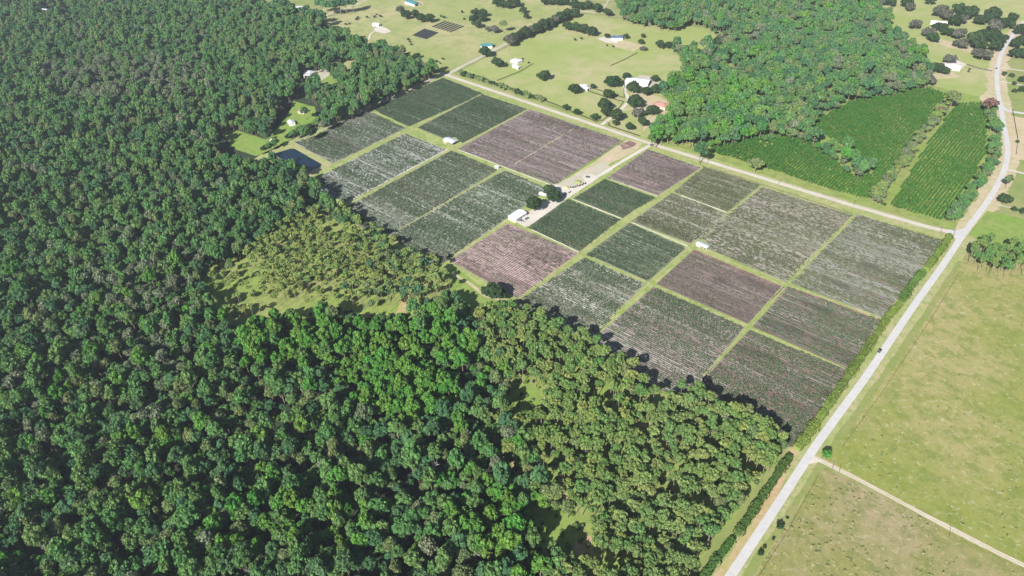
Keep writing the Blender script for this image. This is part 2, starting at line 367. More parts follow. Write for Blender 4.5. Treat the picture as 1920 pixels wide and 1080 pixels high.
def scatter(name, pts, rot, scl, idx, colname, label=None, cat=None, parent=None):
    """stuff nobody could count: one object that places its shapes on points with geometry nodes"""
    me = bpy.data.meshes.new(name); me.from_pydata([tuple(p) for p in pts], [], [])
    a = me.attributes.new('rot', 'FLOAT_VECTOR', 'POINT'); a.data.foreach_set('vector', np.array([(0, 0, r) for r in rot], float).ravel())
    a = me.attributes.new('scl', 'FLOAT_VECTOR', 'POINT'); a.data.foreach_set('vector', np.array(scl, float).ravel())
    a = me.attributes.new('idx', 'INT', 'POINT'); a.data.foreach_set('value', np.array(idx, int))
    o = link(name, me, parent); tag(o, label, cat, kind='stuff')
    ng = bpy.data.node_groups.new(name, 'GeometryNodeTree'); ng.interface.new_socket('Geometry', in_out='INPUT', socket_type='NodeSocketGeometry')
    ng.interface.new_socket('Geometry', in_out='OUTPUT', socket_type='NodeSocketGeometry')
    N = ng.nodes.new; L = ng.links.new; gi = N('NodeGroupInput'); go = N('NodeGroupOutput'); ip = N('GeometryNodeInstanceOnPoints')
    ci = N('GeometryNodeCollectionInfo'); ci.inputs['Collection'].default_value = coll(colname)
    ci.inputs['Separate Children'].default_value = True; ci.inputs['Reset Children'].default_value = True
    def at(n, t):
        x = N('GeometryNodeInputNamedAttribute'); x.data_type = t; x.inputs[0].default_value = n; return x.outputs[0]
    L(gi.outputs[0], ip.inputs['Points']); L(ci.outputs[0], ip.inputs['Instance']); ip.inputs['Pick Instance'].default_value = True
    L(at('idx', 'INT'), ip.inputs['Instance Index']); L(at('rot', 'FLOAT_VECTOR'), ip.inputs['Rotation']); L(at('scl', 'FLOAT_VECTOR'), ip.inputs['Scale'])
    L(ip.outputs[0], go.inputs[0])
    md = o.modifiers.new('placing', 'NODES'); md.node_group = ng; return o
def tree(kind, p, s, name, label, cat='tree', group=None, rz=None, sz=None, parts=True, i=None):
    """one tree: an Empty at the foot > crown, trunk"""
    d_ = PR[kind][random.randrange(len(PR[kind])) if i is None else i]
    e = empty(name, (p[0], p[1], 0), random.uniform(0, 6.28) if rz is None else rz)
    sz = sz or s; k = random.uniform(.85, 1.12); e.scale = (s*k, s/k, sz)
    tag(e, label, cat, group)
    link('crown', d_['crown'], e); link('trunk', d_['trunk'], e)
    return e

# ------------------------------------------------------------------ the ground and its surfaces
R_ = 4200
area('ground', [(-R_, -1500, 0), (2600, -1500, 0), (2600, 5200, 0), (-R_, 5200, 0)], 0, G['ground'])
def sheet(name, px, z, m, wob=0): return area(name, W(px), z, m, wob=wob)
forest_w = [(-500, -60), (470, -60), (490, 5), (525, 14), (575, 18), (600, 40), (645, 62), (690, 84), (715, 84), (745, 94), (772, 108), (800, 120), (822, 132),
            (700, 192), (612, 232), (570, 258), (540, 268), (510, 285), (520, 303), (575, 330), (610, 372), (655, 392), (700, 422), (765, 470), (835, 500),
            (855, 545), (885, 588), (935, 640), (960, 750), (1010, 880), (1060, 950), (1060, 1200), (-500, 1200)]
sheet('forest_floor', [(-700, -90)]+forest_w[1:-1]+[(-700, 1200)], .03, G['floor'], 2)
pine_w = [(893, 580), (960, 566), (1000, 578), (1060, 612), (1120, 640), (1205, 702), (1290, 735), (1395, 775), (1470, 812), (1480, 830), (1455, 872), (1405, 930), (1350, 1000), (1310, 1060), (1270, 1200), (960, 1200), (1020, 1060), (1000, 960), (930, 880), (900, 790), (930, 700), (885, 620)]
sheet('pine_wood_floor', pine_w, .06, G['glade'], 1.5)
sheet('pasture', [(1840, 425), (1990, 560), (2300, 900), (2300, 1330), (1935, 1063), (1545, 868), (1530, 860), (1560, 815), (1800, 440)], .04, G['olive'], 1)
sheet('pasture', [(1538, 872), (1920, 1062), (2050, 1140), (2000, 1300), (1300, 1300), (1400, 1080)], .05, G['dry'], 1)
sheet('lawn', [(1850, 395), (1920, 410), (2000, 430), (2000, 520), (1860, 470), (1815, 440)], .08, G['lush'], 1)
north_p = [(865, 132), (1058, 35), (1090, 25), (1140, 35), (1190, 40), (1340, 55), (1345, 90), (1275, 100), (1280, 150), (1235, 240), (1210, 262), (1120, 225)]
sheet('pasture', north_p, .04, G['north'], 1)
sheet('pasture', [(600, 25), (640, -30), (1130, -30), (1060, 25), (850, 128), (815, 128), (780, 108), (680, 84), (640, 60)], .04, G['west'], 1)
sheet('pasture', [(1620, -30), (2100, -60), (2100, 130), (1900, 60), (1850, 200), (1740, 165), (1745, 130), (1660, 50)], .04, G['north'], 1)
sheet('lawn', [(412, 245), (440, 243), (500, 262), (520, 240), (545, 205), (550, 190), (590, 200), (595, 225), (545, 262), (512, 285), (480, 292), (440, 280)], .12, G['lush'], 1.5)
sheet('lawn', [(600, 148), (625, 138), (640, 150), (632, 165), (605, 160)], .12, G['lush'], 1)
sheet('clearing', [(575, 130), (610, 126), (620, 140), (600, 152), (568, 146)], .14, G['sand'], 1)
sheet('clearing', [(620, 112), (665, 105), (678, 122), (650, 135), (625, 128)], .12, G['verge'], 1.5)
sheet('glade', [(385, 560), (375, 520), (400, 498), (450, 478), (520, 420), (600, 392), (700, 428), (765, 472), (840, 500), (850, 560), (765, 600), (640, 590), (540, 600), (440, 625)], .12, G['glade'], 1.5)
ribbon('dirt_track', W([(590, 592), (700, 592), (735, 595), (752, 585), (758, 565), (775, 555)]), 6, .16, G['claysoil'], wob=.5)
sheet('glade', [(838, 505), (858, 505), (905, 540), (940, 562), (960, 562), (925, 580), (905, 600), (880, 595), (850, 560)], .14, G['lush'], 1)
ribbon('sand_path', W([(846, 512), (880, 532), (915, 556), (965, 566)]), 3, .18, G['tanverge'], wob=.4)
sheet('glade', [(962, 715), (985, 700), (1015, 735), (1005, 765), (980, 755)], .14, G['lush'], 1)
sheet('glade', [(1000, 985), (1030, 955), (1090, 935), (1105, 970), (1075, 1025), (1010, 1040)], .14, G['lush'], 1)
sheet('glade', [(1100, 745), (1150, 712), (1165, 725), (1115, 765)], .14, G['lush'], 1)
for q in ([(955, 850), (1020, 860), (1010, 890), (960, 885)], [(1190, 775), (1215, 770), (1220, 800), (1195, 800)], [(1075, 1015), (1110, 1005), (1115, 1045), (1080, 1050)], [(1005, 905), (1060, 900), (1075, 935), (1020, 940)]):
    sheet('bare_soil', q, .16, G['claysoil'], 1.5)
# farm base: mown grass tracks show between the fields
sheet('grass_track', [(830, 136), (1772, 436), (1758, 462), (1488, 838), (1455, 836), (1290, 750), (1080, 648), (960, 590), (845, 505), (790, 510), (700, 446), (640, 398), (560, 345), (486, 296), (500, 285)], .10, G['track'], .6)
ribbon('grass_verge', W([(838, 141), (1215, 270), (1780, 443)]), 16, .13, G['verge'], wob=.15, smooth=False)
ribbon('grass_verge', W([(480, 300), (498, 288), (600, 240), (830, 140)]), 6, .12, G['verge'], wob=.3, smooth=False)

# ------------------------------------------------------------------ fields, each a soil sheet and its rows
FLD = [  # polygon, lane, bed, tint, plants, density, height
 ([(832, 147), (903, 176), (765, 236), (697, 205)], (.13, .15, .115), (.07, .09, .06), (.07, .11, .06), 'cropg', .95, 1.15),
 ([(690, 208), (757, 240), (624, 305), (554, 268), (610, 250), (622, 237)], (.30, .30, .27), (.12, .13, .11), (.17, .18, .15), 'crop', .8, 1),
 ([(905, 178), (985, 204), (866, 268), (852, 256), (826, 257), (786, 240)], (.19, .20, .16), (.09, .11, .08), (.09, .13, .08), 'cropg', .9, 1.1),
 ([(760, 252), (834, 280), (646, 381), (582, 342)], (.36, .36, .33), (.13, .15, .12), (.18, .2, .17), 'crop', .70, 1),
 ([(848, 284), (930, 318), (742, 433), (700, 440), (640, 396)], (.33, .33, .28), (.13, .15, .11), (.18, .2, .14), 'crop', .85, 1.05),
 ([(948, 321), (1022, 353), (1000, 372), (950, 405), (838, 486), (800, 500), (735, 442)], (.34, .35, .30), (.12, .15, .10), (.17, .20, .13), 'crop', .82, 1.05),
 ([(995, 206), (1168, 265), (1038, 345), (862, 280)], (.35, .265, .27), (.20, .15, .155), (.24, .205, .17), 'cropm', .6, .8),
 ([(1217, 282), (1310, 314), (1230, 364), (1143, 335)], (.36, .265, .27), (.19, .135, .14), (.25, .20, .18), 'cropm', .55, .8),
 ([(1136, 338), (1226, 371), (1165, 407), (1079, 373)], (.15, .18, .11), (.07, .10, .06), (.10, .13, .07), 'cropg', 1, 1.2),
 ([(1066, 376), (1161, 412), (1085, 470), (994, 428)], (.17, .2, .12), (.07, .10, .05), (.13, .15, .10), 'cropg', 1, 1.2),
 ([(955, 421), (1079, 474), (970, 558), (848, 490)], (.42, .30, .29), (.22, .15, .15), (.33, .25, .20), 'cropm', .6, .8),
 ([(1321, 314), (1421, 347), (1360, 396), (1268, 361)], (.29, .29, .22), (.14, .15, .10), (.25, .27, .13), 'cropo', .8, 1),
 ([(1263, 364), (1357, 400), (1291, 455), (1188, 416)], (.31, .29, .24), (.14, .14, .10), (.26, .25, .17), 'cropo', .75, 1),
 ([(1183, 420), (1281, 464), (1211, 525), (1103, 479)], (.29, .30, .23), (.11, .14, .08), (.17, .2, .12), 'cropg', .85, 1.1),
 ([(1098, 486), (1203, 531), (1122, 618), (1080, 640), (960, 575)], (.38, .37, .31), (.12, .13, .09), (.25, .22, .17), 'crop', .75, 1),
 ([(1433, 353), (1596, 404), (1470, 527), (1334, 468), (1328, 450), (1308, 450)], (.37, .34, .30), (.17, .155, .13), (.30, .28, .18), 'cropo', .55, .9),
 ([(1303, 472), (1464, 538), (1397, 604), (1236, 534)], (.29, .235, .215), (.13, .10, .09), (.24, .17, .14), 'cropm', .75, .95),
 ([(1229, 541), (1389, 612), (1316, 706), (1290, 740), (1200, 720), (1105, 650)], (.35, .31, .28), (.12, .11, .09), (.28, .2, .17), 'crop', .75, 1),
 ([(1612, 404), (1762, 451), (1652, 594), (1488, 532)], (.30, .30, .26), (.13, .13, .11), (.27, .27, .17), 'cropo', .6, .95),
 ([(1480, 540), (1645, 600), (1585, 688), (1418, 614)], (.29, .25, .22), (.12, .10, .08), (.22, .15, .12), 'crop', .7, 1),
 ([(1408, 622), (1582, 693), (1488, 834), (1440, 830), (1305, 755), (1326, 710)], (.30, .26, .225), (.12, .085, .07), (.24, .14, .11), 'crop', .78, 1),
]
FN = ['dense dark green crop rows in the far corner field by the sand road', 'grey green crop rows in the field above the pond', 'dark green crop rows beside the grey tin shed', 'striped crop rows between pale lanes just below the pond', 'crop rows in the field below the grey tin shed', 'green crop rows left of the white packing shed',
 'low mauve crop rows of the large purple field', 'mauve crop rows of the small purple field at the service road', 'dark green crop rows below the small purple field', 'dark green crop rows right of the packing yard', 'pinkish crop rows above the single dark oak', 'olive crop rows along the north road above the centre', 'pale olive crop rows left of the small white tin shelter',
 'green crop rows at the middle of the farm', 'whitish striped crop rows touching the pine wood', 'pale sparse crop rows right of the white tin shelter', 'brown crop rows below the white tin shelter', 'grey and green crop rows above the pine wood', 'pale crop rows in the far right corner beside the hedge', 'brownish crop rows in the right block beside the hedge', 'crop rows in the nearest right block above the pines']
for i, (px, lane, bed, tint, kind, dens, hs) in enumerate(FLD):
    pw = W(px); cc = sum(pw, Vector())/len(pw); pw = [p+Vector((2.5 if p.x > cc.x else -2.5, 1.0 if p.y > cc.y else -1.0, 0)) for p in pw]; area('crop_field', pw, .16, field_mat('field_soil', lane, bed, tint, i*17.3))
    xs = [p.x for p in pw]; ys = [p.y for p in pw]; pts, rot, sc, ix = [], [], [], []
    k = math.ceil(min(ys)/ROW)
    while k*ROW < max(ys):
        y = k*ROW; rowv = .85+.3*noise.noise(Vector((i, k*.37, 4)))
        x = min(xs)+random.random()*2
        while x < max(xs):
            if inside(x-1.2, y-.5, pw) and inside(x+1.2, y+.5, pw):
                n_ = noise.noise(Vector((x*.008, y*.035, i*5.)))*.8+noise.noise(Vector((x*.006, k*.9, i*5.+90)))*.75
                if dens+.12+n_*.35+rowv*.3-.3 > random.random():
                    q = max(.5, 1+n_*.5)*random.uniform(.7, 1.25)
                    pts.append((x+random.uniform(-.6, .6), y+random.uniform(-.12, .12), .15)); rot.append(random.choice((0, math.pi))); sc.append((random.uniform(.7, 1.05), q, q*hs)); ix.append(random.randrange(5))
            x += 2.45
        k += 1
    scatter('crop_rows', pts, rot, sc, ix, kind, FN[i], 'crop')
# bare reddish bed along two fields, bright grass rows inside fields
ribbon('bare_soil', W([(1300, 470), (1466, 540)]), 4, .19, G['redsoil'], smooth=False)
ribbon('bare_soil', W([(1482, 541), (1648, 601)]), 4.5, .19, G['redsoil'], smooth=False)
ribbon('bare_soil', W([(1612, 405), (1762, 451)]), 1.6, .19, G['redsoil'], smooth=False)
ribbon('bare_soil', W([(1330, 314), (1596, 401)]), 1.4, .19, G['redsoil'], smooth=False)
ribbon('sand_path', W([(965, 308), (1076, 241)]), 1.6, .20, G['tanverge'], wob=.9, smooth=False)
# sandy wheel lines on the grass tracks
for a, b, wd, mk in [((860, 281), (1040, 350), 1.3, 'white'), ((1072, 373), (1165, 410), 1.3, 'white'), ((1186, 418), (1290, 462), 1.3, 'white'), ((995, 430), (1088, 474), 1.3, 'white'), ((1278, 367), (1362, 398), 1.3, 'white'), ((1104, 481), (1210, 528), 1.6, 'verge'),
                     ((841, 487), (953, 412), 3.2, 'verge'), ((972, 560), (1085, 476), 1.8, 'verge'), ((1085, 476), (1165, 412), 2.6, 'verge'), ((1165, 412), (1322, 312), 1.6, 'verge'), ((646, 384), (846, 281), 2.2, 'verge'), ((648, 380), (840, 280), 1.3, 'white'), ((846, 281), (990, 206), 2.6, 'verge'),
                     ((602, 318), (780, 240), 1.6, 'verge'), ((784, 236), (903, 177), 1.6, 'verge'), ((1122, 617), (1292, 463), 1.6, 'verge'), ((1318, 706), (1470, 533), 1.0, 'verge'), ((1300, 458), (1425, 352), .8, 'verge'), ((1472, 528), (1600, 404), 1.4, 'verge'),
                     ((700, 206), (762, 238), 1.6, 'verge'), ((1307, 466), (1470, 532), 3, 'verge'), ((1474, 534), (1648, 596), 3, 'verge'), ((1500, 830), (1650, 608), 3, 'sand'), ((1650, 608), (1768, 455), 2.2, 'verge'), ((1145, 336), (1232, 368), 2, 'sand'), ((744, 433), (944, 318), 1.5, 'verge')]:
    A, B = P(*a), P(*b); A2 = A.lerp(B, .01)
    ribbon('wheel_track', [A.lerp(B, t/6)+Vector((noise.noise(Vector((a[0], t, 0)))*.5, noise.noise(Vector((a[1], t, 5)))*.5, 0)) for t in range(7)], wd, .22, G[mk], wob=.8)

for a, b in (((604, 316), (780, 238)), ((786, 234), (902, 176)), ((1092, 478), (1318, 314)), ((1125, 612), (1428, 350)), ((1324, 702), (1603, 404)), ((748, 431), (940, 320)), ((976, 560), (1088, 480))):
    A, B = P(*a), P(*b)
    for s in (-.75, .75): ribbon('wheel_track', [A.lerp(B, t/9)+Vector((s+noise.noise(Vector((a[0], t*.8, 0)))*.9, 0, 0)) for t in range(10)], .5, .235, G['verge'], wob=1.2)

# ------------------------------------------------------------------ roads
ribbon('road_verge', W([(1240, 1290), (1375, 1080), (1455, 960), (1533, 840), (1634, 700), (1715, 580), (1812, 440)]), 17, .075, G['verge'], wob=.14)
ribbon('road_verge', W([(1275, 1290), (1402, 1080), (1482, 960), (1560, 840), (1660, 700), (1742, 580), (1800, 490)]), 4, .085, G['verge2'], wob=.5)
ribbon('road_verge', W([(1806, 445), (1850, 380), (1885, 312), (1889, 270), (1880, 220), (1868, 150), (1875, 110), (1895, 75), (1925, 40)]), 22, .07, G['tanverge'], wob=.4)
road_px = [(1230, 1290), (1369.5, 1080), (1449, 960), (1527, 840), (1570, 780), (1628, 700), (1709, 580), (1766, 500), (1806, 440), (1850, 380), (1874, 340), (1885.5, 310), (1889, 285), (1887.5, 262), (1883, 240), (1877, 205), (1870, 165), (1870, 130), (1880, 95), (1900, 65), (1930, 32), (1985, -10)]
road_w = [5.1]*22
ribbon('road', W(road_px), road_w, .28, G['asphalt'])
sheet('road_mouth', [(1776, 430.5), (1788, 432), (1798, 431.5), (1808, 427), (1818, 412), (1826, 412), (1798, 452), (1791.5, 457), (1792, 451), (1788, 444), (1780, 440.5), (1774, 438)], .31, G['asphalt'])
ribbon('sand_road', W([(822, 136), (1000, 196), (1215, 268), (1360, 313), (1600, 386), (1740, 426), (1786, 436)]), 6.4, .24, G['sand'], wob=.22, smooth=False)
for s in (-1.3, 1.2):
    L_ = [p+Vector((0, s, 0)) for p in W([(832, 139), (1000, 196), (1215, 268), (1360, 313), (1600, 386), (1740, 426), (1780, 435)])]
    ribbon('wheel_track', L_, 1.5, .27, G['white'], wob=.5, smooth=False)
ribbon('sand_road', W([(838, 140), (868, 124), (950, 82), (1046, 33), (1090, 22), (1115, 24)]), 7.5, .23, G['sand'], wob=.25)
ribbon('sand_road', W([(832, 138), (760, 172), (700, 199), (640, 228), (560, 262)]), [7, 9, 7, 3, 1.5], .20, G['sand'], wob=.5)
ribbon('wheel_track', W([(1115, 25), (1135, 10), (1150, -20)]), 3, .2, G['sand'])
ribbon('sand_road', W([(1220, 272), (1150, 313), (1065, 368), (1000, 412), (985, 422)]), [5, 3.6, 5, 8, 7], .24, G['white'], wob=.15)
sheet('yard', [(968, 416), (993, 396), (1010, 385), (1030, 372), (1018, 364), (1030, 352), (1040, 346), (1060, 352), (1085, 352), (1070, 366), (1045, 385), (1010, 410), (985, 426)], .21, G['white'], 1)
sheet('yard', [(1020, 350), (1048, 344), (1100, 318), (1130, 300), (1150, 318), (1100, 348), (1060, 368)], .19, G['sand'], 4)
sheet('yard', [(1092, 330), (1108, 326), (1124, 333), (1108, 343), (1096, 340)], .26, G['white'], .4)
sheet('yard', [(1050, 344), (1090, 318), (1130, 292), (1175, 262), (1205, 268), (1196, 280), (1140, 310), (1100, 338)], .175, G['tanverge'], 2)
ribbon('grass_verge', W([(1046, 345), (1090, 316), (1172, 262)]), 3, .18, G['lush'], wob=.3)
sheet('mulch_heap', [(1160, 272), (1178, 264), (1192, 268), (1192, 275), (1170, 282)], .27, G['redsoil'], 3)
ribbon('driveway', W([(1128, 234), (1150, 218), (1172, 198), (1178, 185), (1172, 172), (1172, 160), (1180, 150)]), 4, .2, G['white'], wob=.2)
ribbon('driveway', W([(1165, 208), (1190, 203), (1215, 205), (1235, 208)]), 3, .2, G['sand'], wob=.3)
sheet('yard', [(1175, 160), (1200, 140), (1230, 145), (1235, 158), (1215, 168), (1190, 160)], .17, G['sand'], 1)
sheet('yard', [(1185, 172), (1215, 175), (1255, 190), (1262, 205), (1240, 215), (1200, 205), (1182, 190)], .16, G['tanverge'], 1.5)
sheet('yard', [(1208, 222), (1225, 214), (1232, 222), (1215, 238), (1205, 248)], .16, G['tanverge'], 1)
sheet('yard', [(1120, 72), (1138, 68), (1160, 73), (1158, 82), (1135, 80)], .17, G['white'], .8)
sheet('yard', [(1150, 78), (1172, 76), (1205, 85), (1190, 97), (1150, 88)], .15, G['tanverge'], 1)
ribbon('driveway', W([(678, 84), (690, 75), (694, 65), (700, 60), (708, 56)]), 2.8, .2, G['white'])
sheet('yard', [(700, 54), (714, 49), (726, 54), (734, 59), (720, 63), (706, 60)], .17, G['white'], .8)
sheet('yard', [(752, 2), (790, 3), (796, 9), (760, 11)], .17, G['tanverge'], 1)
sheet('yard', [(1770, 118), (1790, 112), (1812, 120), (1800, 132), (1775, 134)], .17, G['white'], 1)
ribbon('driveway', W([(1866, 133), (1845, 131), (1815, 124), (1800, 121)]), 2.2, .2, G['sand'], wob=.2)
ribbon('driveway', W([(1870, 127), (1895, 130), (1960, 138)]), 3, .2, G['white'], wob=.2)
ribbon('driveway', W([(1868, 152), (1895, 156), (1960, 168)]), 2.6, .2, G['white'], wob=.2)
ribbon('side_road', W([(1876, 200), (1890, 208), (1920, 213), (2000, 222)]), [8, 6, 5.6, 5.6], .25, G['asphalt'])
ribbon('driveway', W([(1884, 318), (1905, 322), (1960, 335)]), 3.2, .2, G['white'], wob=.3)
ribbon('driveway', W([(1856, 380), (1880, 386), (1925, 396)]), 2.8, .2, G['sand'], wob=.4)
sheet('yard', [(1885, 215), (1925, 222), (1940, 300), (1900, 300)], .1, G['tanverge'], 2)
sheet('bare_soil', [(1850, 170), (1862, 175), (1868, 195), (1845, 195), (1835, 185)], .1, G['tanverge'], 2)
sheet('bare_soil', [(1740, 140), (1785, 135), (1800, 145), (1750, 150)], .12, G['tanverge'], 2)
sheet('bare_soil', [(1755, 70), (1800, 85), (1850, 95), (1830, 100), (1780, 90), (1750, 78)], .12, G['tanverge'], 2)
ribbon('dirt_track', W([(1524, 858), (1545, 866), (1640, 915), (1780, 990), (1935, 1068), (2100, 1150)]), 3.4, .18, G['tanverge'], wob=.4)
for s in (-.8, .8): ribbon('wheel_track', [p+Vector((s*.45, s, 0)) for p in W([(1526, 859), (1545, 868), (1640, 916), (1780, 990), (1935, 1068), (2100, 1150)])], .6, .20, G['white'], wob=.5)
sheet('road_mouth', [(1519, 852), (1530, 858), (1542, 866), (1530, 868), (1512, 872)], .19, G['white'], .4)
ribbon('dirt_track', W([(1325, 1110), (1400, 1010), (1455, 915), (1485, 850), (1492, 835)]), 4.5, .11, G['claysoil'], wob=.5)
ribbon('tan_path', W([(600, 92), (655, 75), (700, 50)]), 1, .05, G['north'])
# pond
sheet('pond_bank', [(505, 284), (547, 268), (560, 270), (622, 306), (618, 312), (580, 335), (560, 338)], .15, G['verge'], 1)
m, t, N, L = newmat('pond_water'); b = N('ShaderNodeBsdfPrincipled'); b.inputs['Base Color'].default_value = (.006, .018, .036, 1); b.inputs['Roughness'].default_value = .12; b.inputs['Specular IOR Level'].default_value = .35
bp = N('ShaderNodeBump'); bp.inputs['Strength'].default_value = .15; bp.inputs['Distance'].default_value = .1; L(nz(t, L, 1.2, 4), bp.inputs['Height']); L(bp.outputs[0], b.inputs['Normal'])
o = N('ShaderNodeOutputMaterial'); L(b.outputs[0], o.inputs[0]); WATER = m
sheet('pond', [(514, 288), (544, 279), (552, 279), (603, 308), (600, 313), (578, 323), (555, 330), (540, 312)], .19, WATER, .5)

# ------------------------------------------------------------------ woods
def ell(px, py, cx, cy, rx, ry): return ((px-cx)/rx)**2+((py-cy)/ry)**2 < 1
GAPS = [(412, 243, 600, 300), ]
lawn1 = [(405, 240), (440, 232), (498, 252), (508, 232), (520, 200), (528, 182), (560, 172), (605, 192), (605, 228), (548, 272), (512, 300), (480, 316), (435, 306), (412, 285)]
glade1 = [(380, 550), (375, 520), (400, 495), (450, 470), (520, 420), (600, 386), (700, 425), (765, 468), (840, 498), (850, 545), (790, 565), (755, 596), (640, 580), (540, 588), (440, 615)]
def u_left(px, py): return px < 420
def forest_kind(px, py):
    r = random.random(); n = noise.noise(Vector((px*.012, py*.018, 3)))
    if (ell(px, py, 760, 680, 130, 105) or ell(px, py, 560, 640, 120, 50)) and r < .85: return 'bright'
    if ell(px, py, 940, 980, 100, 70) and r < .7: return 'bright'
    if ell(px, py, 590, 960, 150, 60) and r < .4: return 'bright'
    if ell(px, py, 230, 150, 170, 45) and r < .72: return 'grey'
    if ell(px, py, 290, 590, 80, 120) and r < .5: return 'grey'
    if ell(px, py, 250, 500, 130, 60) and r < .3: return 'grey'
    if ell(px, py, 520, 790, 110, 60) and r < .3: return 'olive'
    if n > .05 and r < .36: return 'olive'
    if u_left(px, py) and r < .14: return 'grey'
    if r < .05: return 'grey'
    if r < .05+.42+n*.5: return 'dark'
    if r > .9 and py > 500: return 'bright'
    return 'mid'
def plant(poly_px, step, kindf, zc, skip=None, gap=.0, sc=(.8, 1.25), hsc=(.78, 1.3), clump=.03):
    pw = W(poly_px, zc); xs = [p.x for p in pw]; ys = [p.y for p in pw]; out = []
    y = min(ys); j = 0
    while y < max(ys):
        x = min(xs)+(j % 2)*step/2
        while x < max(xs):
            qx, qy = x+random.uniform(-.38, .38)*step, y+random.uniform(-.38, .38)*step
            if inside(qx, qy, pw):
                u, v = Q((qx, qy, zc)); n_ = noise.noise(Vector((qx*clump, qy*clump, 8)))
                if -330 < u < 2150 and -60 < v < 1230 and not (skip and skip(u, v)) and random.random() > gap+max(0, n_-.25)*.9:
                    s = random.uniform(*sc)*(1+.15*n_); h_ = s*random.uniform(*hsc)/1.0*(1-.25*n_)
                    out.append((qx, qy, kindf(u, v), s, h_, u, v))
            x += step
        y += step*.87; j += 1
    return out
small_gaps = [(85, 17, 18, 9), (125, 16, 15, 7), (588, 140, 34, 15), (648, 118, 28, 13), (618, 152, 20, 12), (532, 88, 12, 5), (562, 170, 14, 7), (170, 370, 20, 9), (1045, 985, 52, 42), (975, 735, 30, 40), (505, 6, 30, 8)]
def skipL(u, v):
    if inside(u, v, lawn1) or inside(u, v, glade1): return True
    return any(ell(u, v, *g_) for g_ in small_gaps)
canopy_w = forest_w
hard = plant(canopy_w, 6.2, forest_kind, 10, skipL, .05, (.42, 1.2), (.8, 1.6), .022)
pinepoly = [(893, 575), (960, 560), (1000, 572), (1060, 605), (1120, 632), (1205, 686), (1230, 704), (1290, 712), (1395, 756), (1465, 797), (1475, 818), (1450, 860), (1395, 920), (1340, 990), (1300, 1050), (1260, 1200), (1010, 1200), (1050, 1060), (1035, 940), (960, 850), (925, 790), (945, 700), (900, 625)]
pg = [(985, 732, 34, 40), (1050, 985, 58, 44), (1005, 885, 50, 28), (1130, 740, 34, 18), (1208, 788, 14, 14), (1095, 1030, 24, 22), (1250, 915, 24, 16), (1320, 930, 20, 14)]
def pkind(u, v):
    r = random.random()
    if r < .06: return 'olive'
    if u < 1100 and v > 860 and r < .5: return 'pineb'
    return 'pineb' if r < .45 else 'pine'
pines = plant(pinepoly, 6.3, pkind, 15, lambda u, v: any(ell(u, v, *g_) for g_ in pg), .04, (.82, 1.2), (.85, 1.12))
pines = [p for p in pines if P(p[5], p[6], 15) is not None]
glp = [(390, 530), (400, 500), (450, 475), (520, 415), (600, 385), (640, 380), (700, 418), (765, 462), (835, 490), (845, 530), (770, 560), (640, 560), (520, 560), (430, 590)]
thin = plant(glp, 6.4, lambda u, v: 'pinethin' if random.random() < (.92 if u < 640 else .6) else ('pineb' if random.random() < .4 else ('olive' if random.random() < .6 else 'dark')), 13, lambda u, v: ell(u, v, 590, 562, 200, 14) and random.random() < .85 or ell(u, v, 430, 520, 60, 30) and random.random() < .45 or ell(u, v, 620, 420, 60, 16) and random.random() < .6, .15, (.75, 1.15), (.8, 1.1))
ne = [(1140, -40), (1160, 15), (1168, 32), (1205, 42), (1265, 52), (1300, 36), (1330, 52), (1362, 58), (1368, 75), (1340, 88), (1300, 92), (1262, 86), (1278, 105), (1282, 130), (1262, 150), (1240, 168), (1260, 185), (1258, 200), (1228, 240), (1216, 256), (1225, 262),
      (1262, 262), (1290, 265), (1325, 270), (1345, 268), (1400, 256), (1500, 250), (1560, 290), (1600, 330), (1622, 328), (1640, 318), (1610, 290), (1545, 262), (1523, 238), (1535, 212), (1600, 182), (1700, 165), (1742, 158), (1742, 125), (1728, 95), (1690, 75), (1668, 50), (1672, 22), (1632, 5), (1612, -40)]
def nekind(u, v):
    r = random.random()
    if v > 150 and u < 1440: return 'bright' if r < .34 else ('mid' if r < .7 else 'dark')
    n = noise.noise(Vector((u*.02, v*.03, 9)))
    if r < .10+max(0, n)*.4: return 'grey'
    if r > .9: return 'olive'
    return 'mid' if r < .5 else ('bright' if r < .54-n*.1 else 'dark')
nef = plant(ne, 8.6, nekind, 9, lambda u, v: ell(u, v, 1358, 93, 9, 5) or ell(u, v, 1590, 48, 12, 5) or ell(u, v, 1368, 118, 6, 5), .02, (.75, 1.45), (.7, 1.3))
def stuff_trees(name, L_, label, cat='woods'):
    keys = sorted(set(a[2] for a in L_)); root = None
    # one object: all kinds in one collection of shapes
    key = 'mix_'+name
    C_ = coll(key); off = {}
    for k in keys:
        off[k] = len(C_.objects)
        for j, d_ in enumerate(coll(k).objects):
            o2 = bpy.data.objects.new('%s_shape_%03d' % (name, len(C_.objects)), d_.data); C_.objects.link(o2)
    n_ = {k: len(coll(k).objects) for k in keys}
    return scatter(name, [(a[0], a[1], 0) for a in L_], [random.uniform(0, 6.28) for _ in L_], [(a[3], a[3], a[4]) for a in L_],
                   [off[a[2]]+random.randrange(n_[a[2]]) for a in L_], key, label, cat)
def near(L_, n):          # the n trees that show largest
    def size(a):
        p = Vector((a[0], a[1], 10-H)); inb = 0 < a[5] < 1920 and 0 < a[6] < 1085
        return (0 if inb else 1, p.length/a[3])
    L_ = sorted(L_, key=size); return L_[:n], L_[n:]
KW = {'dark': 'dark green broadleaf tree', 'mid': 'mid green broadleaf tree', 'bright': 'bright green broadleaf tree', 'grey': 'greyish thin-leaved broadleaf tree', 'olive': 'olive green broadleaf tree',
      'pine': 'green round-crowned pine', 'pineb': 'yellowish green round-crowned pine', 'pinethin': 'thin-crowned pine'}
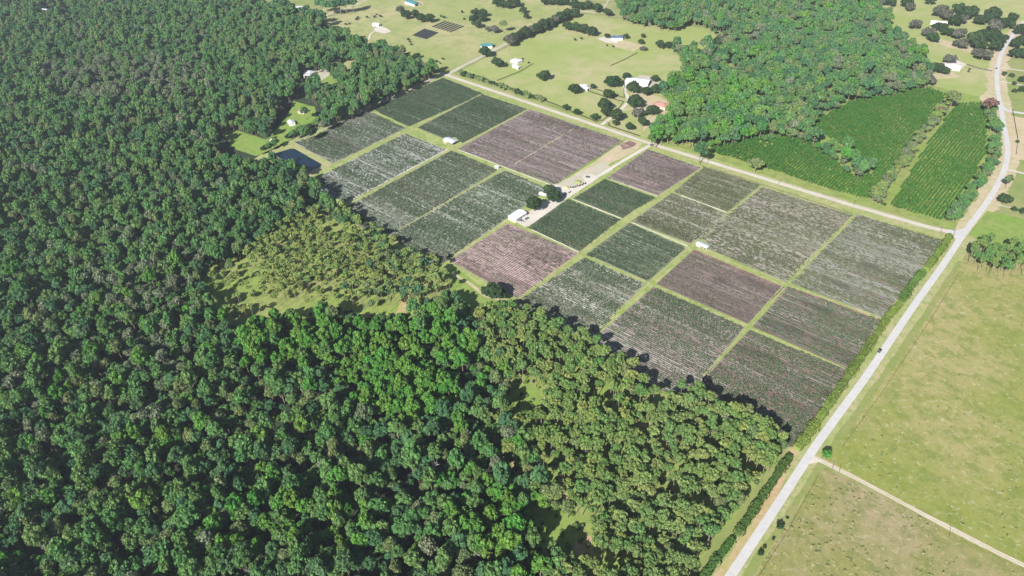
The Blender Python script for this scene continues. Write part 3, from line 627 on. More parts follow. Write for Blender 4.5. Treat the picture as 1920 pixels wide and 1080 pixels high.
def size_word(s): return 'small' if s < .85 else 'medium' if s < 1.08 else 'large'
def zone(u, v, broad):
    if broad:
        a = ['at the left edge', 'near the left corner', 'below the lowest dead tree', 'by the pale dead pair', 'left of the forked snag', 'below the forked snag', 'beside the pine wood'][min(6, max(0, int(u/150)))]
        b = 'topmost near crowns' if v < 700 else 'fifth band of crowns' if v < 750 else 'fourth band of crowns' if v < 800 else 'lowest crowns' if v > 1010 else 'second band of crowns' if v > 930 else 'third band of crowns' if v > 850 else 'upper band of crowns'
        return 'in the %s, %s' % (b, a)
    a = 'by the clipped hedge' if u > 1340 else 'right of the bare dead pine' if u > 1240 else 'left of the bare dead pine' if u > 1140 else 'by the round glade' if u > 1060 else 'at the forest side'
    b = 'near the top of the wood' if v < 760 else 'at the bottom edge' if v > 1020 else 'low in the pine wood' if v > 940 else 'halfway up the pine wood' if v > 850 else 'near the crop rows'
    return '%s, %s' % (b, a)
hardN, hardF = near(hard, 280); pineN, pineF = near(pines, 200)
for a in hardN: tree(a[2], a, a[3], 'broadleaf_tree', size_word(a[3])+' '+KW[a[2]].replace('greyish thin-leaved', 'greyish')+' '+zone(a[5], a[6], True).replace('near the left corner', 'by the left corner').replace('band of crowns', 'band').replace('fifth band of crowns', 'fifth band'), 'tree', 'broadleaf trees of the near forest', sz=a[4])
for a in pineN: tree(a[2], a, a[3], 'pine_tree' if a[2] != 'olive' else 'broadleaf_tree', size_word(a[3])+' '+KW[a[2]].replace('greyish thin-leaved', 'greyish').replace('round-crowned ', '')+' '+zone(a[5], a[6], False), 'tree', 'trees of the pine wood', sz=a[4])
stuff_trees('forest', hardF, 'dense mixed broadleaf forest filling the left of the photo', 'forest')
stuff_trees('pine_wood', pineF, 'open pine wood along the lower edge of the crop fields', 'woods')
stuff_trees('woods', nef, 'bright green broadleaf woods beyond the sand road', 'woods')
thinN, thinF = near(thin, 60)
for a in thinN: tree(a[2], a, a[3], 'pine_tree' if a[2] in ('pinethin', 'pineb') else 'broadleaf_tree',
    size_word(a[3])+' '+KW[a[2]].replace('thin-leaved ', '')+(' in the open left part' if a[5] < 540 else ' in the middle' if a[5] < 680 else ' in the thick right part')+(' of the grassy glade, front rows' if a[6] > 500 else ' of the grassy glade'), 'tree', 'trees of the grassy glade', sz=a[4])
if thinF: stuff_trees('glade_pines', thinF, 'further thin pines of the grassy glade', 'woods')
# understory brush
ub = plant(pine_w, 5.5, lambda u, v: random.choice(('shrub', 'shrubd', 'shrubg')), 1, None, .45, (.6, 1.1))
ub += plant(glp, 7, lambda u, v: random.choice(('shrub', 'shrubg')), 1, None, .75, (.4, .8))
ub += plant(forest_w, 6.5, lambda u, v: random.choice(('shrubd', 'shrubg', 'shrubd')), 1, skipL, .45, (1.0, 1.8))
stuff_trees('undergrowth', ub, 'low brush growing under the trees', 'undergrowth')
# young tree plantation: rows run away from the road
def rows(poly, label, sx=3.1, sy=1.9):
    pw = W(poly, 1); xs = [p.x for p in pw]; ys = [p.y for p in pw]; out = []
    x = math.ceil(min(xs)/sx)*sx
    while x < max(xs):
        y = min(ys)
        while y < max(ys):
            if inside(x, y, pw) and random.random() > .05+max(0, noise.noise(Vector((x*.03, y*.03, 1)))-.3):
                s = random.uniform(.8, 1.25)*(1+.25*noise.noise(Vector((x*.02, y*.02, 5)))); out.append((x+random.uniform(-.2, .2), y+random.uniform(-.4, .4), 'young', s, s*random.uniform(.9, 1.4), 0, 0))
            y += sy
        x += sx
    stuff_trees('plantation', out, label, 'young trees')
plA = [(1525, 240), (1535, 222), (1600, 188), (1700, 168), (1745, 166), (1778, 178), (1762, 215), (1700, 285), (1645, 345), (1628, 372), (1600, 366), (1540, 350), (1440, 316), (1345, 288), (1330, 276), (1350, 266), (1410, 256), (1500, 255), (1560, 298), (1600, 332), (1640, 325), (1610, 290)]
plB = [(1793, 196), (1842, 192), (1850, 215), (1848, 290), (1822, 335), (1796, 370), (1778, 405), (1768, 413), (1668, 386), (1680, 368), (1740, 268)]
sheet('grass', [(1222, 262), (1330, 262), (1520, 215), (1600, 180), (1745, 160), (1850, 185), (1872, 240), (1865, 300), (1800, 412), (1788, 432), (1600, 378), (1300, 290)], .09, G['glade'], 1)
rows(plA, 'planted rows of young green trees between the woods and the scrub strip'); rows(plB, 'planted rows of young green trees nearest the road bend')
def strip_px(line, wpx, n, kinds, s=(.5, .9), z=4):
    out = []
    for _ in range(n):
        t = random.random()*(len(line)-1); i = int(t); f = t-i
        u = line[i][0]*(1-f)+line[i+1][0]*f+random.uniform(-wpx, wpx); v = line[i][1]*(1-f)+line[i+1][1]*f+random.uniform(-wpx, wpx)*.5
        p = P(u, v, z); k = random.choice(kinds); q = random.uniform(*s); out.append((p.x, p.y, k, q, q*random.uniform(.7, 1), u, v))
    return out
mid_strip = strip_px([(1778, 188), (1745, 232), (1700, 295), (1650, 355), (1642, 372)], 10, 200, ['olive', 'grey', 'olive', 'olive', 'pineb', 'pinethin'], (.55, 1.0), 5)
def along(v, a, b): f = (v-a)/(b-a); return 'at the far end of' if f < .2 else 'in the upper half of' if f < .5 else 'in the lower half of' if f < .8 else 'at the near end of'
for a in mid_strip: tree(a[2], a, a[3], 'scrub_tree', size_word(a[3]*1.35)+' '+KW[a[2]].replace(' thin-leaved', '').replace('round-crowned ', '')+' '+along(a[6], 188, 372)+' the strip between plantations', 'tree', 'trees of the scrub strip between the plantations', sz=a[4])
rs = strip_px([(1857, 205), (1866, 245), (1862, 300), (1835, 345), (1800, 388), (1785, 408)], 8, 100, ['olive', 'mid', 'dark', 'grey', 'mid'], (.65, 1.0), 5)
for a in rs: tree(a[2], a, a[3], 'scrub_tree', size_word(a[3]*1.25)+' '+KW[a[2]].replace(' thin-leaved', '')+' '+along(a[6], 205, 408)+' the belt along the road bend', 'tree', 'trees of the belt along the curved road', sz=a[4])

# ------------------------------------------------------------------ trees that stand on their own, in the farm and the pastures
def T(px, py, rpx, label, kind='oak', group=None, name=None, squat=1.0):
    m_ = mpp(px, py); r = rpx*m_; base = {'oak': 6.0, 'oakg': 6.0, 'mid': 4.3, 'dark': 4.4, 'olive': 3.9, 'bright': 4.2, 'grey': 4.2, 'red': 3.6, 'shrub': 1.5, 'shrubd': 1.6, 'shrubg': 1.6, 'pine': 3.5}[kind]
    s = r/base; zc = PR[kind][0]['h']*s*squat; p = P(px, py, zc)
    nm = name or {'oak': 'oak_tree', 'oakg': 'oak_tree', 'shrub': 'shrub', 'shrubd': 'shrub', 'shrubg': 'shrub', 'pine': 'pine_tree'}.get(kind, 'broadleaf_tree')
    return tree(kind, p, s, nm, label, 'shrub' if nm == 'shrub' else 'tree', group, sz=s*squat)
T(925, 547, 21, 'large dark round oak with its shadow on the corner of the pink crop field')
T(1001, 383, 18, 'broad dark green tree at the white packing shed', 'oak'); T(1038, 368, 15, 'dark tree right beside the packing yard track', 'oak'); T(1030, 356, 13, 'dark tree just behind the packing yard, at the crop edge', 'oak')
T(1550, 852, 9, 'single bright green tree on the verge where the dirt track meets the road', 'bright', squat=.7)
T(1886, 373, 13, 'round dark tree on the lawn right of the road bend', 'oak'); T(1892, 336, 8, 'small olive tree beside the white drive above the lawn', 'olive'); T(1902, 392, 6, 'small bush at the end of the sandy drive', 'shrubd'); T(1918, 395, 7, 'dark bush cut by the right edge above the lawn', 'shrubd')
T(1462, 986, 8, 'dark shrub on the verge right of the road near the bottom', 'shrubd'); T(1426, 1037, 6, 'small dark shrub low on the road verge', 'shrubd'); T(1433, 1026, 4, 'smaller shrub just above the low verge shrub', 'shrubd'); T(1476, 971, 3, 'tiny shrub above the dark verge shrub', 'shrubd'); T(1450, 1010, 3.5, 'tiny shrub below the dark verge shrub', 'shrubd')
T(933, 117, 12, 'single dark oak left of the white farmhouse in the pasture'); T(1019, 142, 12, 'lone dark oak in the open middle of the pasture'); T(1077, 166, 13, 'dark oak at the left end of the white stable')
T(1112, 162, 6, 'small tree at the right end of the white stable'); T(1148, 152, 15, 'large oak on the lawn left of the long white barn'); T(1175, 144, 10, 'oak at the far left corner of the long white barn'); T(1228, 147, 8, 'low oak behind the right end of the long white barn')
T(1187, 164, 14, 'large oak in front of the long white barn'); T(1212, 171, 11, 'oak between the long white barn and the red roofed house'); T(1231, 167, 11, 'oak at the wood edge behind the red roofed house'); T(1142, 176, 12, 'oak standing on the fenced lane from the stable')
T(1192, 190, 15, 'large dark oak left of the red roofed house'); T(1134, 196, 14, 'large oak left of the winding driveway'); T(1137, 208, 12, 'oak just below the large one left of the driveway'); T(1156, 216, 15, 'dark oak overhanging the driveway near the sand road')
T(1197, 211, 13, 'greyish oak in front of the red roofed house', 'oakg'); T(1223, 207, 13, 'dark oak right in front of the red roofed house'); T(1061, 201, 7, 'small round tree on the lawn inside the roadside fence, left one'); T(1081, 210, 8, 'small round tree against the roadside fence')
T(1115, 219, 8, 'round tree left of the driveway gate'); T(1154, 230, 7, 'small tree just right of the driveway gate'); T(1181, 237, 9, 'round tree on the lawn right of the driveway gate'); T(1205, 228, 12, 'oak at the corner of the woods by the sand road')
T(910, 97, 12, 'dark tree in front of the teal roofed house'); T(781, 104, 7, 'single tree standing out from the forest point'); T(750, 18, 9, 'pale greyish oak at the left end of the clump in the west pasture', 'oakg')
gW = 'oaks of the clump in the west pasture'
for q in ((762, 28), (778, 26), (791, 34), (806, 34)): T(*q, 10, 'dark oak in the clump in the west pasture', group=gW)
gC = 'trees around the small white house in the west pasture'
for q in ((891, 24), (905, 24), (887, 36), (894, 45), (903, 33)): T(*q, 9.5, 'dark tree of the round clump hiding the small white house', group=gC)
for q in ((931, 5), (942, 7), (954, 8), (968, 5)): T(*q, 10, 'dark tree in the row at the top edge above the west pasture', group='row of trees at the top edge')
T(981, 19, 8, 'small tree pair in the tan pasture, upper one', 'oak'); T(987, 30, 7, 'small tree pair in the tan pasture, lower one', 'oak'); T(944, 45, 7, 'low tree at the green hollow in the tan pasture', 'olive'); T(927, 55, 9, 'low pale bush at the left of the green hollow', 'oakg'); T(917, 54, 7, 'paler low bush at the far left of the green hollow', 'oakg')
gL = 'line of oaks along the far sand road'
for i, q in enumerate(((955, 76), (963, 71), (973, 67), (984, 61), (994, 57), (1006, 53), (1018, 47), (1030, 43), (1041, 36), (1053, 30), (1064, 25), (1076, 24))):
    T(*q, 11 if i % 3 else 13, 'dark oak in the unbroken line along the far sand road', 'oak' if i % 4 else 'oakg', gL)
for q in ((1020, 2), (1034, 2), (1047, 3), (1060, 2)): T(*q, 9, 'dark tree in the top edge row above the far sand road', group='row of trees above the far sand road')
for q in ((1078, 8), (1089, 10), (1103, 10)): T(*q, 10, 'dark tree in the trio at the far end of the sand road', group='trio at the far end of the sand road')
T(1121, 15, 10, 'round tree between the trio and the last lone tree'); T(1140, 23, 9, 'round tree at the far end where the sand road fades out')
for q in ((1065, 48), (1080, 51), (1094, 54), (1109, 59)): T(*q, 11, 'round dark oak in the row of four beside the pasture corner', group='row of four oaks in the pasture')
T(1139, 67, 6, 'small tree left of the blue roofed house'); T(1174, 68, 6, 'small tree right of the blue roofed house'); T(1206, 67, 5, 'small tree in the yard right of the blue roofed house'); T(1202, 78, 6, 'low tree below the yard trees of the blue roofed house'); T(1207, 91, 8, 'pale low bush on the pasture fence', 'oakg', squat=.6); T(1238, 83, 10, 'left tree of the pair where the woods begin'); T(1254, 84, 9, 'right tree of the pair where the woods begin')
T(1352, 75, 13, 'dark grey tree mass at the tip of the woods clearing', 'oakg'); T(1380, 62, 14, 'large grey tree behind the dark one at the clearing tip', 'oakg'); T(1345, 78, 11, 'dark tree left at the clearing tip')
# north east clump
gN = 'oaks around the houses in the far right pasture'
for q, r, k in (((1670, 3), 9, 'oak'), ((1655, 1), 8, 'oakg'), ((1701, 4), 10, 'oak'), ((1707, 12), 8, 'oakg'), ((1745, 1), 8, 'oak'), ((1764, 20), 12, 'oakg'), ((1776, 28), 10, 'oakg'), ((1799, 16), 10, 'oak'), ((1812, 24), 12, 'oak'), ((1825, 21), 10, 'oak'), ((1791, 38), 11, 'oak'), ((1803, 36), 10, 'oakg'), ((1862, 25), 12, 'oak'), ((1855, 35), 10, 'oak'), ((1837, 37), 9, 'oak'),
                ((1865, 48), 12, 'oakg'), ((1879, 44), 10, 'oak'), ((1900, 32), 9, 'oak'), ((1893, 45), 9, 'oak'), ((1762, 50), 10, 'oak'), ((1777, 59), 9, 'oak'), ((1741, 60), 10, 'oakg'), ((1750, 70), 9, 'oak'), ((1799, 62), 11, 'oakg'), ((1803, 81), 10, 'oakg'), ((1828, 72), 13, 'oak'), ((1845, 67), 12, 'oak'), ((1862, 66), 12, 'oak'), ((1874, 72), 11, 'oak'), ((1837, 82), 12, 'oak'), ((1868, 86), 11, 'oak')):
    T(*q, r*1.22, ('greyish' if k == 'oakg' else 'dark')+' oak'+(' at the upper' if q[1] < 30 else ' in the middle' if q[1] < 55 else ' at the lower')+(' left' if q[0] < 1780 else ' right' if q[0] > 1850 else ' centre')+' of the far right oak clump around the white roofs', k, gN)
T(1718, 45, 12, 'greyish oak standing alone left of the far right clump', 'oakg'); T(1845, 102, 15, 'wide greyish oak between the clump and the curved road', 'oakg'); T(1833, 97, 10, 'smaller oak touching the wide greyish oak', 'oakg')
T(1782, 110, 12, 'greyish oak behind the pale hip roofed house', 'oakg'); T(1757, 126, 13, 'dark oak left of the pale hip roofed house'); T(1772, 132, 9, 'dark low oak at the corner of the pale hip roofed house'); T(1742, 150, 12, 'greyish oak at the corner of the woods in the far right', 'oakg'); T(1722, 160, 9, 'dark tree at the woods edge above the plantation')
T(1787, 182, 12, 'olive tree at the top of the scrub strip', 'olive'); T(1858, 194, 10, 'reddish brown tree at the top of the roadside belt', 'red'); T(1763, 206, 6, 'pinkish dead-leaved tree in the scrub strip', 'red')
for q in ((1916, 55), (1905, 80), (1918, 76), (1904, 99), (1917, 100)): T(*q, 12, 'dark oak in the grove right of the curved road', group='grove right of the curved road')
T(1883, 138, 5, 'small conical tree between two white drives, left one', 'shrubd'); T(1898, 141, 5, 'small conical tree between two white drives, right one', 'shrubd'); T(1918, 148, 8, 'dark tree at the right edge between the drives'); T(1902, 156, 5, 'small round tree on the lower white drive'); T(1903, 170, 5, 'small tree below the lower white drive'); T(1917, 167, 8, 'dark tree at the right edge below the drives')
T(1908, 265, 4, 'small shrub by the bare lot fence', 'shrubd')
T(1418, 306, 14, 'rounded yellowish green tree in front of the young plantation, beside the sand road', 'olive', squat=.6)
T(1315, 280, 14, 'dark broadleaf tree at the front of the woods by the sand road', 'dark'); T(1232, 250, 12, 'bright green tree at the corner of the woods', 'bright')
for q in ((538, 308), (549, 314), (566, 318)): T(*q, 8, 'slender tree between the pond and the forest', 'mid', 'trees at the edge of the pond')
T(180, 662, 9, 'reddish brown dead-leaved tree in the left forest', 'red'); T(27, 192, 6, 'reddish tree far up in the left forest', 'red'); T(1067, 617, 8, 'pinkish dead-leaved tree at the top edge of the pine wood', 'red')
T(570, 208, 8, 'dark tree by the small pink roofed house', 'dark')
# roadside scrub row and row at the west track
for k in range(28):
    f = k/27; u = 864+f*150; v = 138+f*50-2
    T(u+random.uniform(-1, 1), v+random.uniform(-1, 1), random.uniform(4, 7), 'scrubby bush in the ragged row along the pasture side of the sand road', random.choice(('shrub', 'shrubd', 'shrub')), 'scrubby bushes along the sand road')
for k in range(26):
    f = k/25; u = 492+f*130; v = 282-f*62
    if 520 < u < 534: continue
    T(u, v-4, random.uniform(5, 7), 'dark bush in the row along the upper left edge of the farm', random.choice(('shrubd', 'mid')), 'bushes along the upper left farm edge', name='shrub')
for q in ((633, 50), (638, 52), (648, 45), (655, 44), (668, 36), (671, 33), (688, 32), (702, 31), (706, 27), (713, 30), (765, 73), (771, 83), (768, 78), (833, 32), (827, 30), (866, 22), (870, 35), (912, 37), (818, 115), (830, 110), (825, 118), (1078, 74), (1090, 72), (1138, 85), (1150, 87), (980, 110), (991, 117), (950, 124), (1816, 134), (1818, 130)):
    T(*q, random.uniform(2, 3), 'small dark shrub dotted in the far pastures', 'shrubd', 'small shrubs dotted in the far pastures')
# pine clump at the right edge
cl = [(1822, 452), (1850, 440), (1880, 450), (1925, 458), (1990, 470), (1990, 500), (1915, 500), (1870, 502), (1838, 495), (1824, 480)]
for a in plant(cl, 6.4, lambda u, v: 'pine' if random.random() < .8 else 'mid', 12, None, .05, (.75, 1.0), (1.0, 1.25)):
    tree(a[2], a, a[3]*.8, 'pine_tree' if a[2] == 'pine' else 'broadleaf_tree', ('tall bare-trunked pine' if a[2] == 'pine' else 'leafy tree')+(' in the front row' if a[6] > 483 else ' in the back row' if a[6] < 462 else ' in the middle')+(', left end' if a[5] < 1845 else ', centre' if a[5] < 1882 else ', right end')+', of the right pasture clump', 'tree', 'trees of the clump in the right pasture', sz=a[4])
# bare dead trees
sn = snag_mb().data('snag', deadw)
for u, v, s, lb in ((905, 822, .9, 'bleached dead tree with bare forked branches where forest meets pine wood'), (448, 940, .8, 'bleached dead tree in the lower forest, left of the pale pair'), (575, 940, .7, 'bleached dead tree in the lower forest, left one of a pair'), (611, 940, .7, 'bleached dead tree in the lower forest, right one of a pair'), (812, 868, .7, 'bleached dead tree in the middle of the lower forest'),
                    (250, 545, .8, 'bleached dead tree in the thin grey patch of the left forest'), (100, 680, .7, 'bleached dead tree near the left edge'), (890, 1035, .8, 'bleached dead tree at the bottom of the forest'), (1230, 870, .8, 'bare dead pine in the middle of the pine wood'), (470, 1065, .7, 'bleached dead tree at the bottom edge'), (362, 760, .6, 'small dead tree high in the near forest')):
    p = P(u, v, 12); e = empty('dead_tree', (p.x, p.y, 0), random.random()*6); e.scale = (s*1.4, s*1.4, s*1.25); tag(e, lb, 'dead tree', 'dead trees'); link('trunk', sn, e)
# hedges along the county road
def hedge(pts_px, wd, ht, label, mat, dense=7):
    A = W(pts_px, ht*.5); C, N_ = [], []
    for a, b in zip(A, A[1:]):
        d_ = (b-a); l = d_.length; n = int(l*dense*wd*.55); t_ = d_.normalized(); s_ = Vector((-t_.y, t_.x, 0))
        for _ in range(n):
            q = random.random()*l; ang = random.uniform(-.2, 3.34); k = 1+.5*noise.noise((a+t_*q)*.22)+.3*noise.noise((a+t_*q)*.8)
            c = a+t_*q+s_*math.cos(ang)*wd/2*k; z = .2+abs(math.sin(ang))*ht*k; C.append((c.x, c.y, z))
            nn = s_*math.cos(ang)+Vector((0, 0, abs(math.sin(ang))+.1))+Vector(rng.normal(size=3)*.4); N_.append(tuple(nn.normalized()))
    V, Fc = cards(np.array(C), np.array(N_), rng.uniform(.7, 1.3, len(C))*.38)
    V = list(map(tuple, V))
    for a, b in zip(A, A[1:]):
        s_ = Vector((-(b-a).y, (b-a).x, 0)).normalized()*wd*.36; k = len(V)
        for p in (a, b):
            for sgn, z in ((1, 0), (1, ht*.75), (-1, ht*.75), (-1, 0)): V.append((p.x+s_.x*sgn, p.y+s_.y*sgn, z))
        Fc += [(k, k+1, k+5, k+4), (k+1, k+2, k+6, k+5), (k+2, k+3, k+7, k+6), (k+3, k+2, k+1, k), (k+4, k+5, k+6, k+7)]
    o_ = link('hedge', mesh('hedge', V, Fc, mat)); return tag(o_, label, 'hedge', 'hedges along the county road')
hedge([(1782, 440), (1762, 470), (1737, 503)], 6, 3.6, 'bright green hedge section nearest the road junction', leafM['hedge'])
hedge([(1731, 508), (1712, 530), (1691, 562)], 6.2, 3.6, 'bright green hedge section, second from the road junction', leafM['hedge'])
hedge([(1687, 568), (1665, 592), (1645, 625)], 5.6, 3.4, 'bright green hedge section, third from the road junction', leafM['hedge'])
hedge([(1642, 628), (1600, 690), (1560, 748), (1535, 785)], 6, 3.4, 'long rounded hedge section beside the brown crop blocks', leafM['hedge'])
hedge([(1533, 788), (1515, 812), (1494, 840)], 6.4, 3.4, 'ragged lower end of the bright hedge at the field corner', leafM['hedge'])
hedge([(1482, 853), (1437, 919), (1396, 980), (1383, 1000)], 4.8, 3.4, 'dark clipped hedge section below the field corner', leafM['hedged'])
hedge([(1373, 1010), (1345, 1046), (1296, 1110)], 4.6, 3.2, 'dark clipped hedge section cut by the bottom edge', leafM['hedged'])
hedge([(1650, 378), (1660, 384), (1640, 372)], 3, 2, 'small rounded hedge at the lower end of the scrub strip', leafM['hedged'])

# ------------------------------------------------------------------ buildings
wht = plain('white_metal_roof', (.62, .63, .66), .45, 0, .04); gal = plain('galvanised_roof', (.50, .55, .62), .4, 0, .1); teal = plain('teal_roof', (.05, .19, .21), .5, 0, .08)
blu = plain('blue_roof', (.09, .14, .21), .5); redr = plain('terracotta_roof', (.42, .21, .17), .8, 0, .15, 1.5); gry = plain('grey_shingles', (.42, .42, .44), .9, 0, .12)
wallw = plain('white_wall', (.78, .77, .74)); wallt = plain('tan_wall', (.5, .43, .34)); dk = plain('dark_opening', (.03, .03, .035)); gls = plain('window_glass', (.06, .08, .1), .15); wood = plain('weathered_wood', (.14, .11, .08)); brn = plain('dark_brown_fence', (.05, .035, .03))
def house(px, py, ln, wd, ht, rot, rise, roof, wall, name, label, cat='building', hip=False, open_side=False, eave=.5, wing=None, zc=None):
    """walls, pitched roof, door and windows; the ridge runs along local X"""
    p = P(px, py, ht if zc is None else zc); e = empty(name, (p.x, p.y, 0), math.radians(rot)); tag(e, label, cat)
    a, b = ln/2, wd/2
    def rf(x0, x1, y0, y1, z, rs, nm='roof'):
        mb = MB(); th = .18; ym = (y0+y1)/2; hi = min((y1-y0)/2, (x1-x0)/2*.9) if hip else 0
        P_ = [(x0, y0, z), (x1, y0, z), (x1, y1, z), (x0, y1, z), (x0+hi, ym, z+rs), (x1-hi, ym, z+rs)]
        U = [(x, y, q+th) for x, y, q in P_]
        for f in ((0, 1, 5, 4), (2, 3, 4, 5), (0, 4, 3), (1, 2, 5)): mb.poly([U[i] for i in f])
        mb.poly([P_[3], P_[2], P_[1], P_[0]])
        for f in ((0, 1), (1, 2), (2, 3), (3, 0)): mb.poly([P_[f[0]], P_[f[1]], U[f[1]], U[f[0]]])
        return mb.build(nm, roof, e)
    mb = MB()
    if open_side:
        for x in np.linspace(-a+.2, a-.2, 5):
            for y in (-b+.2, b-.2): mb.box(x-.12, x+.12, y-.12, y+.12, 0, ht)
        mb.build('post', wall, e)
        mb = MB(); mb.box(-a+.3, -a+ln*.35, -b+.3, b-.3, 0, ht-.05); mb.build('wall', wall, e)
        mb = MB(); mb.box(-a+ln*.4, a-1, -b*.6, b*.5, 0, ht*.45); mb.build('stored_crates', wood, e)
    else:
        mb.box(-a, a, -b, b, 0, ht); mb.build('wall', wall, e)
        mb = MB(); mb.box(-.6, .6, -b-.06, -b-.003, 0, 2.1); mb.build('door', wood, e)
        if ln > 11 and cat != 'house': mb = MB(); mb.box(a+.003, a+.08, -wd*.28, wd*.28, 0, ht*.8); mb.build('barn_door', dk, e)
        for x in (-a*.6, a*.6):
            for y in (-b-.05, b+.003): mb = MB(); mb.box(x-.6, x+.6, y, y+.047, 1, 2.1); mb.build('window', gls, e)
    rf(-a-eave, a+eave, -b-eave, b+eave, ht, rise)
    if wing:
        wx, wy, wl, ww = wing; mb = MB(); mb.box(wx-wl/2, wx+wl/2, wy-ww/2, wy+ww/2, 0, ht*.85); mb.build('wing', wall, e)
        rf(wx-wl/2-.4, wx+wl/2+.4, wy-ww/2-.4, wy+ww/2+.4, ht*.85, rise*.7, 'wing_roof')
    return e
house(970, 402, 15.5, 9.5, 3.6, 90, 1.2, wht, wallw, 'packing_shed', 'long white packing shed with a pale roof at the end of the service road', 'shed')
house(844.5, 263, 14.5, 9, 3.0, 0, 1.2, gal, wallt, 'tin_shed', 'grey blue tin roofed shed at the track crossing in the far fields', 'shed', open_side=True)
house(932, 312, 4, 3, 2.2, 0, .5, wht, wallw, 'pump_house', 'tiny white pump house at the lower edge of the purple field', 'pump house')
house(1318, 459, 10.5, 5, 2.4, -4, .8, gal, wallw, 'tin_shelter', 'small white and grey tin shelter where tracks cross among pale fields', 'shelter', open_side=True)
house(559, 323, 6.5, 4, 2.4, 10, .7, wht, wallw, 'pond_shed', 'small white shed at the near corner of the pond', 'shed')
house(546, 229, 9, 7, 3, -20, 1.6, wht, wallw, 'white_house', 'white gabled cottage in the grassy clearing above the pond', 'house')
house(513, 263, 6, 5, 2.4, 10, 1, wht, wallw, 'garden_shed', 'small white shed at the lower end of the grassy clearing', 'shed')
house(567, 207, 9, 8, 3, 20, 1.6, redr, wallt, 'cottage', 'small pink roofed cottage half hidden in the forest edge', 'house', hip=True)
house(576, 134, 22, 11, 3.2, 10, 2, gry, wallt, 'grey_house', 'long grey roofed house in the forest gap', 'house', hip=True, wing=(8, -8, 9, 8))
house(765, 134, 5, 4, 8, 0, .5, wht, wallw, 'water_tank_house', 'small white roof poking out of the forest point near the sand road corner', 'shed')
house(706, 45, 11, 8, 3, 20, 1.6, wht, wallw, 'pasture_house', 'small white house at the end of the curved white drive', 'house')
house(773, 4, 26, 12, 4, -6, 2, teal, wallw, 'teal_barn', 'long teal sided barn at the top edge of the photo', 'barn')
house(913, 84, 17, 10, 3.4, 35, 2, teal, wallw, 'teal_house', 'white house with a teal roof beside the far sand road', 'house')
house(893, 35, 9, 7, 3.2, 20, 1.5, gal, wallw, 'hidden_house', 'small pale roofed house inside the round tree clump', 'house', zc=7)
house(968, 113, 13, 11, 3, 0, 1.8, wht, wallw, 'farmhouse', 'white farmhouse standing alone in the pasture, upper one of two', 'house', hip=True)
house(968, 124, 12, 5, 2.6, -8, 1, wht, wallw, 'stable', 'low white outbuilding in the pasture, just below the farmhouse', 'shed')
house(1096, 163, 15, 6, 2.8, -12, 1.2, wht, wallw, 'white_stable', 'low white stable at the head of the fenced lane', 'stable', wing=(-4, 5, 5, 5))
house(1158, 69, 15, 11, 3.6, 40, 2.2, blu, wallw, 'blue_house', 'blue roofed house with a white sandy yard', 'house', hip=True)
house(1196, 151, 30, 17, 4, 20, 2, wht, wallw, 'white_barn', 'long white roofed barn among oaks near the woods', 'barn')
house(1240, 196, 17, 10, 3.2, 0, 2, redr, wallt, 'red_house', 'red tile roofed house among oaks at the edge of the woods', 'house', hip=True, wing=(6, 6, 8, 8))
house(1787, 124, 18, 12, 3.2, 10, 2.2, wht, wallw, 'hip_house', 'pale hip roofed house left of the curved road', 'house', hip=True, wing=(-8, -7, 9, 8))
house(1796, 25, 14, 9, 3.2, 0, 1.6, wht, wallw, 'oak_house', 'white roof in the upper part of the far right oak clump', 'house', zc=8)
house(1762, 38, 22, 8, 3.2, 15, 1.6, wht, wallw, 'oak_barn', 'long white roof at the left side of the far right oak clump', 'barn', zc=6)
house(490, 5, 20, 10, 3.2, 15, 1.6, wht, wallw, 'roadside_building', 'white building at the top edge beyond the forest', 'building', zc=6)
house(562, 11, 22, 10, 3.2, 35, 1.6, gry, wallw, 'far_house', 'grey roofed house near the top edge right of the forest', 'house', zc=5)
house(585, 19, 12, 8, 3, 20, 1.4, wht, wallw, 'far_shed', 'small pale shed beside the grey roofed house at the top', 'shed', zc=5)
house(83, 14, 20, 12, 3.4, 20, 2, wht, wallw, 'forest_house', 'pale house in a gap far up in the left forest', 'house', zc=8)
house(122, 14, 12, 7, 3, 0, 1.5, wht, wallt, 'forest_shed', 'narrow pale roof right of the house far up in the left forest', 'shed', zc=8)
house(1358, 92, 8, 6, 3, 0, 1.5, wallt, wallt, 'hunting_cabin', 'tan roofed cabin at the tip of the woods clearing', 'cabin', zc=4)
house(576, 141, 8, 6, 3, 40, 1.2, gry, wallt, 'carport', 'grey carport in front of the long grey roofed house', 'carport')
# trees in the gap at the top left
for q in ((498, 12), (515, 10), (533, 8), (545, 14), (600, 6), (612, 10), (624, 9), (636, 8), (648, 6), (660, 3), (596, 26), (583, 28), (604, 32)):
    T(*q, 9, 'dark tree among the houses at the top edge beyond the forest', 'dark', 'trees among the far houses at the top edge')
ribbon('sand_road', W([(590, 42), (615, 28), (660, 12), (720, -15)]), 5, .2, G['sand'], wob=.3)
ribbon('sand_road', W([(470, 12), (520, 14), (570, 22), (600, 25)]), 5, .2, G['sand'], wob=.3)
